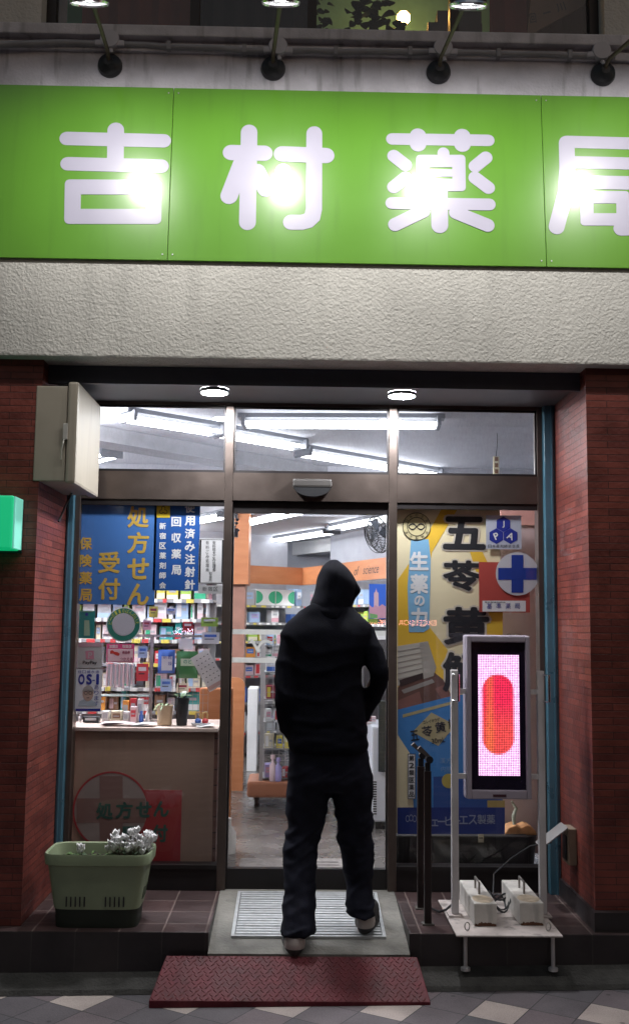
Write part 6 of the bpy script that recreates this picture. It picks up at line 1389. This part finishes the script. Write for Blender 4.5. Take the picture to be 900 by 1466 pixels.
def tf(v, n_):
    p = Vector((v.x*8, v.y*8, v.z*11+3*v.x)); kn = max(0, 1-abs(v.z-zk)/.14); an = max(0, 1-(v.z-.2)/.32)
    a = noise.noise(p); q = noise.noise(Vector((v.x*11, v.y*11, v.z*30+9*v.x))); w = max(0, 1-abs(noise.noise(Vector((v.x*6+5, v.y*6, v.z*15-6*v.x))))*2.6)
    return v+n_*(.005*a+(.002+.005*kn+.006*an)*q+.009*w*w*(.5+kn+an)-.002)
zk = gp_(430, 1190).z
tro = remesh(mb, .0105, 4, tf).build('trousers', jean_c, person, smooth=True, recalc=False, sharp=180)
# --- shoes
up_m = pm('shoe_fabric', (.030, .027, .028), .7, var=.2, bump=.3, bscale=200); heel_m = pm('shoe_grey', (.42, .36, .34), .6, var=.15, bump=.2, bscale=150); sole_m = pm('shoe_sole', (.022, .02, .02), .7)
def shoe_mesh(c, ang, zfn):
    d = Vector((math.sin(ang), math.cos(ang), 0)); s = Vector((d.y, -d.x, 0)); n = 28
    def plan(w, y0, y1, tw):
        out = []
        for i in range(n):
            a = 2*math.pi*i/n; yy = (y0+y1)/2+(y1-y0)/2*-math.cos(a); f = (yy-y0)/(y1-y0); ww = w*(1+.16*math.sin(math.pi*(f-.25)) if f > .25 else 1-.0*f); out.append((math.sin(a)*ww, yy))
        return out
    def band(levels):
        mb = MB(); vs = []; m = len(levels)
        for w, y0, y1, z in levels:
            for x, y in plan(w, y0, y1, 0): p = c+d*y+s*x; vs.append((p.x, p.y, zfn(p.y)+z+.012*max(0, (y-.19)/.09)))
        fs = [(i*n+k_, i*n+(k_+1) % n, (i+1)*n+(k_+1) % n, (i+1)*n+k_) for i in range(m-1) for k_ in range(n)]+[tuple(reversed(range(n))), tuple(range((m-1)*n, m*n))]
        return mb.add(vs, fs)
    o = band([(.040, .004, .275, .028), (.046, .0, .282, .045), (.045, .004, .272, .062), (.042, .010, .235, .082), (.037, .016, .185, .100), (.035, .014, .150, .118)]).build('shoe', up_m, person, smooth=True)
    band([(.043, .004, .282, .001), (.047, -.002, .290, .010), (.046, -.001, .289, .0275)]).build('sole', sole_m, o, smooth=True, sharp=60)
    mb = MB(); vs = []; m = 12; lv = [(.0465, .028), (.0490, .044), (.0470, .060), (.0425, .078)]
    for w, z in lv:
        for i in range(m+1): a = R(-105+210*i/m); p = c+s*(w*1.02*math.sin(a))+d*(.052-w*1.18*math.cos(a)); vs.append((p.x, p.y, zfn(p.y)+z))
    mb.add(vs, [(j*(m+1)+i, j*(m+1)+i+1, (j+1)*(m+1)+i+1, (j+1)*(m+1)+i) for j in range(len(lv)-1) for i in range(m)]); mb.build('heel_counter', heel_m, o, smooth=True, recalc=False)
sl = aY(423, 1366, -.79); shoe_mesh(Vector((sl.x, -.79, 0)), R(-5), lambda y: .147+max(0, y+.72)*.10)
sr = aY(519.5, 1338, -.605); shoe_mesh(Vector((sr.x, -.605, 0)), R(13), lambda y: rz(y)+.014)

# ================================================================== LIGHT
w = bpy.data.worlds.new('World'); sc.world = w; w.use_nodes = True; nt = w.node_tree
sky = nt.nodes.new('ShaderNodeTexSky'); sky.sky_type = 'NISHITA'; sky.sun_disc = False; sky.sun_elevation = R(2); sky.sun_rotation = R(160); sky.air_density = 1; sky.dust_density = 3
nt.links.new(sky.outputs[0], nt.nodes['Background'].inputs[0]); nt.nodes['Background'].inputs[1].default_value = .20
sd_ = bpy.data.lights.new('night_sun', 'SUN'); sd_.energy = .08; sd_.angle = R(60); sd_.color = (1, .93, .90); so = bpy.data.objects.new('night_sun', sd_); COL.objects.link(so); so.rotation_euler = (R(55), 0, R(12)); so.location = (0, -8, 8)

for o in bpy.data.objects:
    if '_w' in o: del o['_w']
sc.render.engine = 'CYCLES'
sc.cycles.use_denoising = True
try: sc.cycles.denoiser = 'OPENIMAGEDENOISE'
except Exception: pass
sc.cycles.max_bounces = 8; sc.cycles.transparent_max_bounces = 16; sc.cycles.sample_clamp_indirect = 6
sc.view_settings.view_transform = 'Standard'; sc.view_settings.look = 'None'; sc.view_settings.exposure = 0; sc.view_settings.gamma = 1
sc.view_settings.use_curve_mapping = False
